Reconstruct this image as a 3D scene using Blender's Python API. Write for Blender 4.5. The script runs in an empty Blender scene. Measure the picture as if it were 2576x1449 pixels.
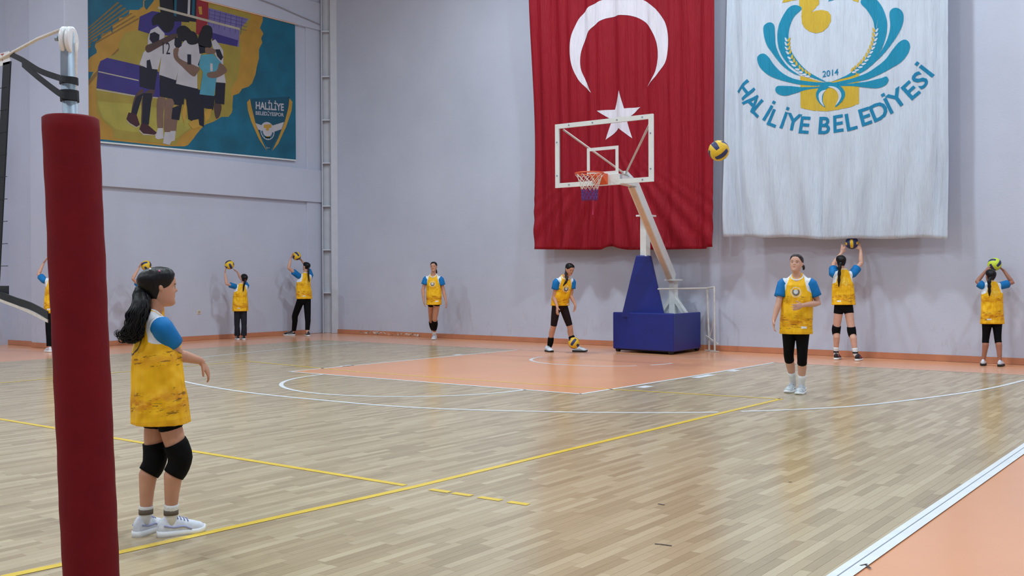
import bpy, bmesh, math, random
import numpy as np
from mathutils import Vector, Matrix, noise
from mathutils.geometry import tessellate_polygon

random.seed(7)
SC = bpy.context.scene
COL = SC.collection

# ---------------------------------------------------------------- camera
CAM = np.array([-1.6338, -8.8506, 1.3642])
YAW, PITCH, ROLL, FPX = 0.63754, -0.00972, -0.00452, 2570.5
_f = np.array([math.cos(PITCH)*math.cos(YAW), math.cos(PITCH)*math.sin(YAW), math.sin(PITCH)])
_r0 = np.cross(_f, [0, 0, 1.0]); _r0 /= np.linalg.norm(_r0); _u0 = np.cross(_r0, _f)
_r = _r0*math.cos(ROLL) + _u0*math.sin(ROLL)
_u = _u0*math.cos(ROLL) - _r0*math.sin(ROLL)
cd = bpy.data.cameras.new('camera'); cam = bpy.data.objects.new('camera', cd); COL.objects.link(cam)
cd.sensor_width = 36.0; cd.lens = 36.0*FPX/2576.0; cd.clip_start = 0.05; cd.clip_end = 200
cam.matrix_world = Matrix(((_r[0], _u[0], -_f[0], CAM[0]), (_r[1], _u[1], -_f[1], CAM[1]), (_r[2], _u[2], -_f[2], CAM[2]), (0, 0, 0, 1)))
SC.camera = cam

# ---------------------------------------------------------------- world, exposure
w = bpy.data.worlds.new('world'); SC.world = w; w.use_nodes = True
w.node_tree.nodes['Background'].inputs[0].default_value = (0.62, 0.70, 0.85, 1)
w.node_tree.nodes['Background'].inputs[1].default_value = 0.25
SC.view_settings.view_transform = 'Standard'
SC.view_settings.look = 'None'
SC.view_settings.exposure = 0.0
SC.view_settings.gamma = 1.0
SC.view_settings.use_curve_mapping = False
LAMP_W = 295.0
LAMP_COLOR = (0.77, 0.91, 1.0)
LAMPS = [(x, y, 9.6) for x in (12.0, 3.4, -5.2) for y in (-8.6, -2.8, 2.8, 8.2) if not (x > 10 and y > 8)]

# ---------------------------------------------------------------- pixel measuring helpers (photo 2576 x 1449)
def ray(px, py):
    return _f + _r*(px-1288.0)/FPX - _u*(py-724.5)/FPX
def at(px, py, d):
    return CAM + ray(px, py)*d
def flr(px, py, z=0.0):
    d = ray(px, py); return CAM + d*((z-CAM[2])/d[2])
def onx(px, py, X):
    d = ray(px, py); return CAM + d*((X-CAM[0])/d[0])
def ony(px, py, Y):
    d = ray(px, py); return CAM + d*((Y-CAM[1])/d[1])
WX, WS = 15.9, 0.05           # far wall: X = WX + WS*y
def wal(px, py, off=0.0):
    d = ray(px, py); t = (WX-off-CAM[0]+WS*CAM[1])/(d[0]-WS*d[1]); return CAM + d*t
def wx(y, off=0.0):
    return WX - off + WS*y
def pix(P):
    d = np.asarray(P, float)-CAM; z = d@_f
    return np.array([1288+FPX*(d@_r)/z, 724.5-FPX*(d@_u)/z, z])
def depth(P): return float((np.asarray(P, float)-CAM)@_f)

# ---------------------------------------------------------------- materials
def lin(c):
    return tuple(((v/255.0)/12.92 if v/255.0 <= .04045 else ((v/255.0+.055)/1.055)**2.4) for v in c)
class NT:
    def __init__(s, m): s.t = m.node_tree; s.n = s.t.nodes; s.l = s.t.links
    def new(s, t, **k):
        o = s.n.new(t)
        for a, b in k.items(): setattr(o, a, b)
        return o
    def link(s, a, b): s.l.new(a, b)
    def sock(s, inp, v):
        if isinstance(v, (int, float)): inp.default_value = v
        else: s.l.new(v, inp)
    def m(s, op, a, b=0.0, c=None, clamp=False):
        o = s.n.new('ShaderNodeMath'); o.operation = op; o.use_clamp = clamp
        s.sock(o.inputs[0], a); s.sock(o.inputs[1], b)
        if c is not None: s.sock(o.inputs[2], c)
        return o.outputs[0]
    def mix(s, fac, a, b):
        o = s.n.new('ShaderNodeMix'); o.data_type = 'RGBA'
        s.sock(o.inputs[0], fac)
        for i, v in ((6, a), (7, b)):
            if isinstance(v, tuple): o.inputs[i].default_value = (*v, 1)[:4]
            else: s.l.new(v, o.inputs[i])
        return o.outputs[2]
    def noise(s, vec, scale, detail=3, rough=.5):
        o = s.n.new('ShaderNodeTexNoise'); o.inputs['Scale'].default_value = scale
        o.inputs['Detail'].default_value = detail; o.inputs['Roughness'].default_value = rough
        if vec is not None: s.l.new(vec, o.inputs['Vector'])
        return o.outputs['Fac']
    def ramp(s, fac, stops):
        o = s.n.new('ShaderNodeValToRGB'); s.l.new(fac, o.inputs[0]); e = o.color_ramp.elements
        while len(e) < len(stops): e.new(.5)
        for i, (p, c) in enumerate(stops): e[i].position = p; e[i].color = (*c, 1)
        return o.outputs[0]
    def mapping(s, vec, sc):
        o = s.n.new('ShaderNodeMapping'); s.l.new(vec, o.inputs[0]); o.inputs['Scale'].default_value = sc
        return o.outputs[0]
    def bump(s, h, strength=.3, dist=.01):
        o = s.n.new('ShaderNodeBump'); o.inputs['Strength'].default_value = strength; o.inputs['Distance'].default_value = dist
        s.l.new(h, o.inputs['Height']); return o.outputs[0]
def newmat(name, rough=.5, metal=0.0, spec=.5):
    m = bpy.data.materials.new(name); m.use_nodes = True
    b = m.node_tree.nodes['Principled BSDF']
    b.inputs['Roughness'].default_value = rough; b.inputs['Metallic'].default_value = metal
    b.inputs['Specular IOR Level'].default_value = spec
    return m, NT(m), b
MC = {}
def mat(name, c, rough=.5, metal=0.0, spec=.5, var=.06, scale=6.0, bump=0.0, bscale=60.0):
    if name in MC: return MC[name]
    m, t, b = newmat(name, rough, metal, spec)
    c = lin(c); tc = t.new('ShaderNodeTexCoord').outputs['Object']
    n = t.noise(tc, scale, 4)
    lo = tuple(v*(1-var) for v in c); hi = tuple(min(1, v*(1+var)) for v in c)
    t.link(t.ramp(n, [(.3, lo), (.7, hi)]), b.inputs['Base Color'])
    if bump: t.link(t.bump(t.noise(tc, bscale, 3), bump, .004), b.inputs['Normal'])
    MC[name] = m
    return m

def wall_mat():
    m, t, b = newmat('painted_plaster', .62, 0, .35)
    tc = t.new('ShaderNodeTexCoord').outputs['Object']
    c = t.ramp(t.noise(tc, .5, 5, .6), [(.3, lin((186, 190, 206))), (.7, lin((196, 200, 216)))])
    # worn, scuffed zone close to the floor
    sep = t.new('ShaderNodeSeparateXYZ'); t.link(tc, sep.inputs[0])
    low = t.m('MULTIPLY', t.m('SUBTRACT', 1.1, sep.outputs[2], clamp=True), .5)
    sm = t.m('MULTIPLY', low, t.m('GREATER_THAN', t.noise(t.mapping(tc, (3, 3, 1.2)), 2.2, 6, .7), .60))
    c = t.mix(t.m('MULTIPLY', sm, .35), c, lin((150, 140, 142)))
    t.link(c, b.inputs['Base Color'])
    t.link(t.bump(t.noise(tc, 38, 4, .65), .35, .006), b.inputs['Normal'])
    return m
M_WALL = wall_mat()
M_BASE = mat('orange_baseboard', (192, 126, 92), .45, var=.08, scale=3)
M_VINYL = None
def vinyl(name, c, rough):
    m, t, b = newmat(name, rough, 0, .5)
    tc = t.new('ShaderNodeTexCoord').outputs['Object']
    c = lin(c)
    col = t.ramp(t.noise(tc, .9, 4), [(.3, tuple(v*.95 for v in c)), (.7, tuple(min(1, v*1.04) for v in c))])
    sp = t.m('GREATER_THAN', t.noise(tc, 26, 2), .78)
    col = t.mix(t.m('MULTIPLY', sp, .25), col, tuple(v*.6 for v in c))
    t.link(col, b.inputs['Base Color'])
    t.link(t.bump(t.noise(tc, 120, 2), .05, .002), b.inputs['Normal'])
    return m
M_VINYL = vinyl('orange_vinyl', (232, 164, 120), .20)
def wood(name, use_obj):
    m, t, b = newmat(name, .21, 0, .5)
    if use_obj:
        v = t.new('ShaderNodeObjectInfo').outputs['Random']
    else:
        a = t.new('ShaderNodeAttribute'); a.attribute_name = 'tone'; v = a.outputs['Fac']
    g = t.new('ShaderNodeNewGeometry').outputs['Position']
    grain = t.noise(t.mapping(g, (2.2, 60, 1)), 1.4, 5, .6)
    big = t.noise(t.mapping(g, (.5, .8, 1)), .7, 3)
    f = t.m('ADD', t.m('MULTIPLY', v, .62), t.m('ADD', t.m('MULTIPLY', grain, .34), t.m('MULTIPLY', big, .12)))
    col = t.ramp(f, [(.12, lin((158, 138, 106))), (.45, lin((180, 160, 126))), (.72, lin((190, 171, 137))), (1.0, lin((206, 189, 156)))])
    t.link(col, b.inputs['Base Color'])
    return m
M_WOOD_O = wood('wood_strip', True)
M_WOOD_S = wood('wood_strips_far', False)
M_LINEW = mat('white_line_paint', (232, 236, 238), .3, var=.05, scale=8)
M_LINEY = mat('yellow_line_paint', (232, 196, 62), .3, var=.06, scale=8)
M_WHITE = mat('white_gloss_paint', (226, 228, 224), .35, var=.03)
M_STEELW = mat('white_steel', (222, 224, 222), .4, var=.04, scale=10)
M_BLUEPAD = mat('blue_vinyl_pad', (16, 34, 120), .42, var=.08, bump=.15, bscale=30)
M_ORANGE = mat('orange_rim_paint', (214, 86, 40), .4)
M_BLACK = mat('black_fabric', (7, 7, 9), .8, spec=.15, var=.2, scale=30, bump=.2, bscale=200)
M_CHAR = mat('charcoal_fabric', (36, 38, 46), .85, spec=.2, var=.15, scale=20, bump=.2, bscale=150)
M_BROWNB = mat('dark_brown_tights', (32, 22, 24), .8, spec=.2, var=.15, scale=20)
M_BLACKW = mat('black_webbing', (24, 30, 36), .7, var=.15, scale=30, bump=.3, bscale=150)
M_REDPAD = mat('red_pad_cover', (108, 9, 20), .75, spec=.2, var=.10, scale=9, bump=.35, bscale=42)
M_GALV = mat('galvanised_steel', (140, 152, 164), .5, .55, var=.12, scale=14)
M_PLASTIC = mat('white_plastic', (236, 238, 238), .3, var=.02)
M_ROPE = mat('white_cord', (220, 212, 202), .8, var=.1, scale=90)
M_SOCK = mat('white_sock', (222, 222, 220), .9, var=.05, scale=30, bump=.3, bscale=160)
M_RUBBER = mat('dark_rubber', (28, 28, 30), .7)
M_HAIR = None

# ---------------------------------------------------------------- mesh helpers
class MB:
    def __init__(s): s.v = []; s.f = []; s.mi = []
    def add(s, vs, fs, mi=0):
        o = len(s.v); s.v.extend([tuple(map(float, q)) for q in vs]); s.f.extend([tuple(i+o for i in q) for q in fs]); s.mi.extend([mi]*len(fs)); return s
    def box(s, a, b, mi=0):
        (x0, y0, z0), (x1, y1, z1) = a, b
        return s.add([(x0, y0, z0), (x1, y0, z0), (x1, y1, z0), (x0, y1, z0), (x0, y0, z1), (x1, y0, z1), (x1, y1, z1), (x0, y1, z1)],
                     [(0, 3, 2, 1), (4, 5, 6, 7), (0, 1, 5, 4), (1, 2, 6, 5), (2, 3, 7, 6), (3, 0, 4, 7)], mi)
    def prism(s, poly, vec, mi=0):
        n = len(poly); vec = np.asarray(vec, float)
        a = [np.asarray(q, float) for q in poly]
        return s.add(a+[q+vec for q in a], [tuple(range(n)), tuple(range(2*n-1, n-1, -1))]+[(i, i+n, (i+1) % n+n, (i+1) % n) for i in range(n)], mi)
    def bar(s, a, b, wd, hd, up=(0, 0, 1), mi=0):
        a = np.asarray(a, float); b = np.asarray(b, float); d = b-a; d /= np.linalg.norm(d)
        up = np.asarray(up, float); x = np.cross(d, up)
        if np.linalg.norm(x) < 1e-6: x = np.cross(d, [1, 0, 0.])
        x /= np.linalg.norm(x); y = np.cross(x, d)
        q = [x*wd/2*i+y*hd/2*j for i, j in ((-1, -1), (1, -1), (1, 1), (-1, 1))]
        return s.add([a+k for k in q]+[b+k for k in q], [(3, 2, 1, 0), (4, 5, 6, 7), (0, 1, 5, 4), (1, 2, 6, 5), (2, 3, 7, 6), (3, 0, 4, 7)], mi)
    def rings(s, R, cap=True, mi=0):
        n = len(R[0]); vs = [p for q in R for p in q]; fs = []
        for i in range(len(R)-1):
            for j in range(n):
                k = (j+1) % n; fs.append((i*n+j, i*n+k, (i+1)*n+k, (i+1)*n+j))
        if cap:
            fs.append(tuple(range(n-1, -1, -1))); o = (len(R)-1)*n; fs.append(tuple(range(o, o+n)))
        return s.add(vs, fs, mi)
    def tube(s, pts, rad, n=10, mi=0, cap=True, flat=1.0, ref=None):
        return s.rings(tube_rings(pts, rad, n, flat, ref), cap, mi)
    def sphere(s, c, r, n=12, m=8, mi=0, ax=None):
        c = np.asarray(c, float); r = np.asarray(r if hasattr(r, '__len__') else (r, r, r), float)
        A = np.eye(3) if ax is None else np.asarray(ax)
        R = []
        for i in range(1, m):
            th = math.pi*i/m
            R.append([c+A.T@(r*np.array([math.sin(th)*math.cos(2*math.pi*j/n), math.sin(th)*math.sin(2*math.pi*j/n), math.cos(th)])) for j in range(n)])
        R = [[c+A.T@(r*np.array([0, 0, 1.0]))*1+0*p for p in R[0]]]+R+[[c+A.T@(r*np.array([0, 0, -1.0]))+0*p for p in R[0]]]
        return s.rings(R, False, mi)
    def mesh(s, name):
        me = bpy.data.meshes.new(name); me.from_pydata(s.v, [], s.f); me.update(); return me
    def build(s, name, mats, parent=None, smooth=False, weld=False):
        me = s.mesh(name)
        mats = mats if isinstance(mats, (list, tuple)) else [mats]
        for m in mats: me.materials.append(m)
        if len(mats) > 1: me.polygons.foreach_set('material_index', s.mi)
        bm = bmesh.new(); bm.from_mesh(me)
        if weld: bmesh.ops.remove_doubles(bm, verts=bm.verts, dist=1e-5)
        bmesh.ops.recalc_face_normals(bm, faces=bm.faces); bm.to_mesh(me); bm.free()
        if smooth: me.polygons.foreach_set('use_smooth', [True]*len(me.polygons))
        return link(name, me, parent)
def link(name, me, parent=None):
    o = bpy.data.objects.new(name, me); COL.objects.link(o)
    if parent is not None:
        o.parent = parent; o.matrix_parent_inverse = parent.matrix_basis.inverted()
    return o
def tube_rings(pts, rad, n=10, flat=1.0, ref=None):
    P = [np.asarray(p, float) for p in pts]
    if not hasattr(rad, '__len__'): rad = [rad]*len(P)
    T = []
    for i in range(len(P)):
        a = P[max(0, i-1)]; b = P[min(len(P)-1, i+1)]; d = b-a; T.append(d/max(1e-9, np.linalg.norm(d)))
    x = np.cross(T[0], [0, 0, 1.0]) if ref is None else np.asarray(ref, float)-T[0]*(np.asarray(ref, float)@T[0])
    if np.linalg.norm(x) < 1e-3: x = np.cross(T[0], [1.0, 0, 0])
    R = []
    for i in range(len(P)):
        x = x-T[i]*(x@T[i]); x /= np.linalg.norm(x); y = np.cross(T[i], x)
        ra = rad[i]; ra = ra if hasattr(ra, '__len__') else (ra, ra*flat)
        R.append([P[i]+x*ra[0]*math.cos(2*math.pi*j/n)+y*ra[1]*math.sin(2*math.pi*j/n) for j in range(n)])
    return R
def spline(pts, k=6, closed=False):
    P = [np.asarray(p, float) for p in pts]; n = len(P); out = []
    rng = range(n) if closed else range(n-1)
    for i in rng:
        g = (lambda q: P[q % n]) if closed else (lambda q: P[min(max(q, 0), n-1)])
        a, b, c, d = g(i-1), g(i), g(i+1), g(i+2)
        for j in range(k):
            t = j/k
            out.append(.5*((2*b)+(-a+c)*t+(2*a-5*b+4*c-d)*t*t+(-a+3*b-3*c+d)*t**3))
    if not closed: out.append(P[-1])
    return out
def tag(o, label=None, cat=None, group=None, kind=None):
    for k, v in (('label', label), ('category', cat), ('group', group), ('kind', kind)):
        if v: o[k] = v
    return o
def empty(name, loc):
    o = bpy.data.objects.new(name, None); o.location = tuple(map(float, loc)); o.empty_display_size = .2; COL.objects.link(o); return o
def struct(o): o['kind'] = 'structure'; return o
def bevel(o, wdt=.01, seg=2):
    m = o.modifiers.new('bevel', 'BEVEL'); m.width = wdt; m.segments = seg; m.limit_method = 'ANGLE'; return o

# ---------------------------------------------------------------- the hall shell
X0, Y0, YL = -14.0, -12.5, 10.45
fl = MB().box((X0-.5, Y0-.5, -.30), (17.5, 13.2, -.004)).build('floor', M_VINYL); struct(fl)
ytop = 11.2
def wallbox(a, b, name, m=M_WALL): return struct(MB().box(a, b).build(name, m))
MB_ = MB(); ya, yb = -12.5, 13.2
MB_.prism([(wx(ya), ya, -.1), (wx(yb), yb, -.1), (wx(yb)+.5, yb, -.1), (wx(ya)+.5, ya, -.1)], (0, 0, ytop+.1)); wall_far = struct(MB_.build('wall_far', M_WALL))
wall_left = wallbox((9.8, YL, -.1), (wx(YL)-.002, YL+.4, ytop), 'wall_left')
wallbox((9.45, YL+.4, -.1), (9.8, 13.2, ytop), 'wall_return')
wallbox((X0, 12.7, -.1), (9.45, 13.2, ytop), 'wall_recess')
wallbox((X0-.5, Y0-.5, -.1), (X0, 13.2, ytop), 'wall_near')
wallbox((X0, Y0-.5, -.1), (wx(Y0)-.03, Y0, ytop), 'wall_right')
struct(MB().box((X0-.5, Y0-.5, ytop), (17.5, 13.2, ytop+.2)).build('ceiling', mat('ceiling_sheet', (196, 200, 206), .6)))
# concrete pillar, beams and ledges of the left wall
struct(bevel(MB().box((9.28, 10.12, 0), (9.79, 11.45, ytop-.01)).build('trim_1', M_WALL), .015))
struct(bevel(MB().box((9.80, YL-.10, 3.29), (wx(YL)-.12, YL+.02, 4.10)).build('trim_2', M_WALL), .008))
struct(bevel(MB().box((9.80, YL-.10, 7.62), (wx(YL)-.12, YL+.02, 8.30)).build('trim_3', M_WALL), .008))
struct(bevel(MB().box((8.0-6, 12.55, 3.35), (9.28-.2, 12.72, 4.3)).build('trim_4', M_WALL), .008))
struct(bevel(MB().box((15.80, YL-.05, 0), (wx(YL)-.11, YL+.02, ytop-.01)).build('trim_5', M_WALL), .008))
# baseboards
def base(a, b, name):
    a = np.array([*a, 0.]); b = np.array([*b, 0.]); d = (b-a)/np.linalg.norm(b-a); n = np.array([d[1], -d[0], 0.])*.012
    o = MB().prism([a, b, b+n, a+n], (0, 0, .10)).build(name, M_BASE); return struct(o)
base((9.8, YL), (wx(YL)-.01, YL), 'baseboard_left')
base((wx(YL), YL), (wx(-12.4), -12.4), 'baseboard_far')
base((9.28, 11.45), (9.28, 10.12), 'baseboard_pillar')
base((9.28, 10.12), (9.79, 10.12), 'baseboard_pillar_front')
base((9.45, 12.7), (9.45, 11.45), 'baseboard_return')

# crumbled plaster above the far baseboard
cr = MB(); rnd = random.Random(3)
for i in range(260):
    t = rnd.random(); p = wal(905+t*155, 836+t*8+rnd.uniform(-3.2, 3.2)*min(1, 4*t*(1-t)+.3)); s = rnd.uniform(.008, .030)
    p[0] = wx(p[1]) - .002
    cr.sphere(p, (s*.5, s*2.2, s*.7), 6, 4, mi=rnd.choice([0, 0, 1, 2]))
tag(cr.build('crumbled_plaster', [mat('plaster_crumb', (190, 182, 168), .9), mat('plaster_dirt', (110, 96, 82), .95), mat('plaster_light', (210, 206, 198), .9)], wall_far), kind='stuff')

# steel corner column with stiffeners
t = empty('steel_column', (16.29, 10.02, 0)); tag(t, 'grey painted steel corner column with rungs of stiffener plates, floor to ceiling', 'column')
M_COL = mat('column_paint', (192, 195, 204), .5, var=.04)
a = flr(812, 838); b = flr(833, 838); c = flr(855, 838)
def hcol(p, q, th, nm):
    d = (q-p)/np.linalg.norm(q-p); away = np.array([_f[0], _f[1], 0.]); away /= np.linalg.norm(away)
    MB().prism([p, q, q+away*th, p+away*th], (0, 0, 9.9)).build(nm, M_COL, t)
dd = (c-b)/np.linalg.norm(c-b); aw = np.array([_f[0], _f[1], 0.])
hcol(b, c, .022, 'flange'); hcol(a+aw*.0, a+dd*.022, .20, 'side_plate'); hcol(a+aw*.14, b+aw*.14+dd*.03, .02, 'web'); hcol(b, b+dd*.02, .2, 'side_plate')
zz = [.97]
for k, py in enumerate((738, 630, 520, 412, 304, 195, 82)):
    z = at(822, py, depth(a))[2]
    MB().prism([a+aw*.01, b+aw*.01, b+aw*.15, a+aw*.15], (0, 0, .03)).build('stiffener', M_COL, t).location.z = z
q0 = at(858, 8, depth(c)-.05)
jb = empty('roof_bracket', (q0[0], q0[1], 6)); tag(jb, 'small dark steel bracket at the top of the corner column', 'bracket')
MB().bar(at(856, 50, depth(c)), at(876, 52, depth(c)), .02, .05).build('bottom_chord', mat('bracket_steel', (110, 118, 134), .5), jb)
MB().bar(at(875, -30, depth(c)), at(875, 54, depth(c)), .04, .04).build('hanger', MC['bracket_steel'], jb)
MB().bar(at(858, 20, depth(c)), at(874, 46, depth(c)), .02, .03).build('diagonal', MC['bracket_steel'], jb)
MB().bar(at(850, -6, depth(c)), at(878, -6, depth(c)), .3, .12).build('top_plate', MC['bracket_steel'], jb)

# cable under the upper beam, poster edge pipe, wall socket
pts = [ony(x, y, YL-.13) for x, y in ((640, -6), (690, 12), (745, 36), (806, 62))]
tag(MB().tube(spline(pts, 4), .012, 6).build('cable', mat('cable_grey', (150, 150, 155), .6)), 'thin grey cable clipped along the upper left wall beam', 'cable')
pp = ony(203, 200, YL-.03)
tag(MB().tube([(pp[0], pp[1], 3.7+.45), (pp[0], pp[1], 9.0)], .02, 8).build('conduit_pipe', mat('conduit', (176, 174, 178), .5)), 'thin grey conduit pipe running up beside the team banner', 'pipe')
so = ony(500, 785, YL); t = empty('wall_socket', so); tag(t, 'small cream electrical socket low on the left wall', 'socket')
bevel(MB().box((so[0]-.045, YL-.012, so[2]-.045), (so[0]+.045, YL-.001, so[2]+.045)).build('cover_plate', mat('socket_cream', (214, 204, 184), .4), t), .004)
MB().tube([(so[0], YL-.017, so[2]), (so[0], YL-.012, so[2])], .028, 16).build('socket_face', mat('socket_face', (170, 158, 140), .4), t)

# ---------------------------------------------------------------- wooden court strips
def basex(y): return 13.97+.022*y
PW, PL, YA, YB, XA = .056, .44, -7.27, 8.2, -3.6
rows = int((YB-YA)/PW)
planks = []
for i in range(rows):
    y = YA+i*PW; x = XA-random.random()*PL; xe = basex(y)
    while x < xe-.02:
        x1 = min(x+PL, xe); planks.append((x, x1, y, random.random())); x += PL
scr = []
for k, (x, x1, y, tn) in enumerate(planks):
    q = pix(((x+x1)/2, y+PW/2, 0))
    if x1-x > PL-.001 and q[2] > .5 and 40 < q[0] < 2540 and 760 < q[1] < 1440 and not (110 < q[0] < 310) and flr(q[0], q[1])[1] > YA: scr.append((q[2], k))
scr.sort(); near = set(k for _, k in scr[:298])
g = .0006
me_pl = MB().box((g, g, -.006), (PL-g, PW-g, 0)).mesh('plank'); me_pl.materials.append(M_WOOD_O)
vs = []; fs = []; tn_ = []
for k, (x, x1, y, tn) in enumerate(planks):
    if k in near:
        o = bpy.data.objects.new('plank', me_pl); o.location = (x, y, 0); COL.objects.link(o); o.parent = fl
    else:
        o = len(vs); vs += [(x+g, y+g, 0), (x1-g, y+g, 0), (x1-g, y+PW-g, 0), (x+g, y+PW-g, 0), (x+g, y+g, -.006), (x1-g, y+g, -.006), (x1-g, y+PW-g, -.006), (x+g, y+PW-g, -.006)]
        fs += [(o, o+1, o+2, o+3), (o+4, o+5, o+1, o), (o+5, o+6, o+2, o+1), (o+6, o+7, o+3, o+2), (o+7, o+4, o, o+3)]; tn_ += [tn]*5
me = bpy.data.meshes.new('planks_beyond'); me.from_pydata(vs, [], fs); me.materials.append(M_WOOD_S)
at_ = me.attributes.new('tone', 'FLOAT', 'FACE'); at_.data.foreach_set('value', tn_)
o = link('strip_flooring', me, fl); o['kind'] = 'stuff'

# orange free-throw lane and border strip, court lines (all paint on the floor)
def flatpoly(pts, z, name, m):
    o = MB().prism([(p[0], p[1], z-.003) for p in pts], (0, 0, .003)).build(name, m, fl); return o
flatpoly([(8.47, -2.36), (8.50, 2.72), (basex(2.62), 2.62), (basex(-2.5), -2.5)], .0012, 'painted_lane', vinyl('lane_paint', (230, 162, 116), .24))
def ribbon(pts, wd, name, m, z=.0022):
    P = [np.array([p[0], p[1]], float) for p in pts]; L = []; Rr = []
    for i in range(len(P)):
        d = P[min(i+1, len(P)-1)]-P[max(0, i-1)]; d /= np.linalg.norm(d); n = np.array([-d[1], d[0]])*wd/2
        L.append((*(P[i]+n), z)); Rr.append((*(P[i]-n), z))
    n = len(P)
    return MB().add(L+Rr, [(i, i+1, n+i+1, n+i) for i in range(n-1)]).build(name, m, fl)
W5 = .055
LY = 'court_line'
ribbon([(X0, -4.0), (.756, -4.18), (1.29, -4.233), (3.33, -4.36), (6.47, -4.415), (9.33, -4.475)], .06, LY, M_LINEY)
ribbon([(3.42, 4.6), (3.43, 1.2), (3.365, -1.97), (3.345, -4.28)], W5, LY, M_LINEY)
for q in (((1080, 1232), (1130, 1239)), ((1137, 1241), (1188, 1247)), ((1205, 1251), (1261, 1259)), ((1278, 1263), (1335, 1268))):
    A, B = flr(*q[0]), flr(*q[1]); ribbon([(3.345, A[1]), (3.35, B[1])], W5, LY, M_LINEY)
ribbon([(9.40, 4.85), (9.03, 1.8), (9.05, -.36), (9.10, -2.42), (9.30, -4.47)], .05, LY, M_LINEY)
ribbon([(9.40, 4.85), (6.5, 4.75), (3.42, 4.62), (-8, 4.4)], .05, LY, M_LINEY)
ribbon([(X0, -7.28), (2.98, -7.283), (7.25, -7.299), (basex(-7.3), -7.32)], .10, LY, M_LINEW)
ribbon([(X0, -7.272), (2.98, -7.276), (7.25, -7.293), (basex(-7.3), -7.315)], .006, 'line_seam', mat('line_seam', (120, 130, 140), .5), .0028)
ribbon([(basex(-7.3), -7.3), (basex(0), 0), (basex(8.2), 8.2)], .045, LY, mat('pink_worn_line', (226, 190, 172), .3))
ribbon([(8.46, -2.37), (8.50, 2.75)], W5, LY, M_LINEW)
ribbon([(8.46, -2.37), (10.9, -2.47), (basex(-2.5), -2.53)], W5, LY, M_LINEW)
ribbon([(8.50, 2.75), (11.2, 2.68), (basex(2.6), 2.60)], W5, LY, M_LINEW)
arc = [(13.97+.15, -6.42), (13.02, -6.289), (11.88, -6.154), (10.86, -5.936), (9.415, -5.473), (8.70, -5.083), (8.06, -4.55), (7.613, -4.06), (6.983, -3.05), (6.43, -1.656), (6.31, -.238), (6.37, 1.207), (6.72, 2.786), (7.25, 4.0), (8.1, 5.2), (9.0, 5.98), (9.6, 6.19), (10.98, 6.44), (13.0, 6.77), (14.1, 6.90)]
sp = spline(arc, 8)
cut = int(len(sp)*6.15/19)
ribbon(sp[:cut], W5, LY, M_LINEW); ribbon(sp[cut+2:], W5, LY, M_LINEW)
fc = [(8.47-1.72*math.cos(math.radians(k)), .22+1.78*math.sin(math.radians(k))) for k in range(-90, 91, 6)]
ribbon(fc, W5, LY, M_LINEW)
nc = [(12.87, 1.24)]+[(12.87-1.16*math.cos(math.radians(k)), 1.24*math.sin(math.radians(k))) for k in range(84, -85, -6)]
ribbon(nc[:-5], W5, LY, M_LINEW); ribbon(nc[-4:]+[(12.9, -1.243)], W5, LY, M_LINEW)
for x, l in ((9.45, .10), (10.95, .40), (12.1, .10)):
    ribbon([(x, -2.60), (x+l+.15, -2.60)], .13, 'lane_mark', M_LINEW)
for x, l in ((9.55, .25), (12.3, .2)):
    ribbon([(x, 2.76), (x+l, 2.76)], .12, 'lane_mark', M_LINEW)
M_SCUFF = mat('scuff_dark', (52, 46, 42), .6)
for pts in (((1647, 1369), (1662, 1370), (1690, 1374)), ((1983, 1213), (1992, 1213)), ((1655, 1268), (1672, 1271)), ((2164, 1424), (2182, 1420)), ((2176, 1421), (2190, 1431))):
    ribbon([flr(*q)[:2] for q in pts], .012, 'scuff_mark', M_SCUFF, .003)

# ---------------------------------------------------------------- ceiling lamps (above the picture)
for i, (x, y, z) in enumerate(LAMPS):
    t = empty('high_bay_lamp', (x, y, z)); tag(t, 'round high-bay lamp hanging under the hall ceiling', 'lamp', 'high-bay ceiling lamps')
    MB().tube([(x, y, z+.35), (x, y, z+.30), (x, y, z+.03), (x, y, z)], [.10, .16, .26, .27], 20).build('housing', mat('lamp_housing', (120, 124, 130), .4, .6), t, True)
    MB().tube([(x, y, z+.35), (x, y, ytop)], .012, 6).build('hanger', M_GALV, t)
    ld = bpy.data.lights.new('lamp_light', 'AREA'); ld.shape = 'DISK'; ld.size = .5; ld.energy = LAMP_W; ld.color = LAMP_COLOR
    lo = bpy.data.objects.new('lamp_light', ld); lo.location = (x, y, z-.03); COL.objects.link(lo); lo.parent = t; lo.matrix_parent_inverse = Matrix.Translation((-x, -y, -z))

# ---------------------------------------------------------------- printing flat shapes onto cloth / board
def text_mesh(s, size=1.0, bold=0.0):
    cu = bpy.data.curves.new('txt', 'FONT'); cu.body = s; cu.size = size; cu.align_x = 'CENTER'; cu.offset = bold; cu.resolution_u = 3
    o = bpy.data.objects.new('txt', cu); COL.objects.link(o)
    dg = bpy.context.evaluated_depsgraph_get(); dg.update()
    me = bpy.data.meshes.new_from_object(o.evaluated_get(dg))
    V = np.array([v.co[:2] for v in me.vertices]) if len(me.vertices) else np.zeros((0, 2)); F = [tuple(p.vertices) for p in me.polygons]
    bpy.data.objects.remove(o); bpy.data.meshes.remove(me); bpy.data.curves.remove(cu)
    return V, F
def poly2d(pts):
    P = [Vector((p[0], p[1], 0)) for p in pts]
    return np.array([[p[0], p[1]] for p in pts], float), [tuple(t) for t in tessellate_polygon([P])]

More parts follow.
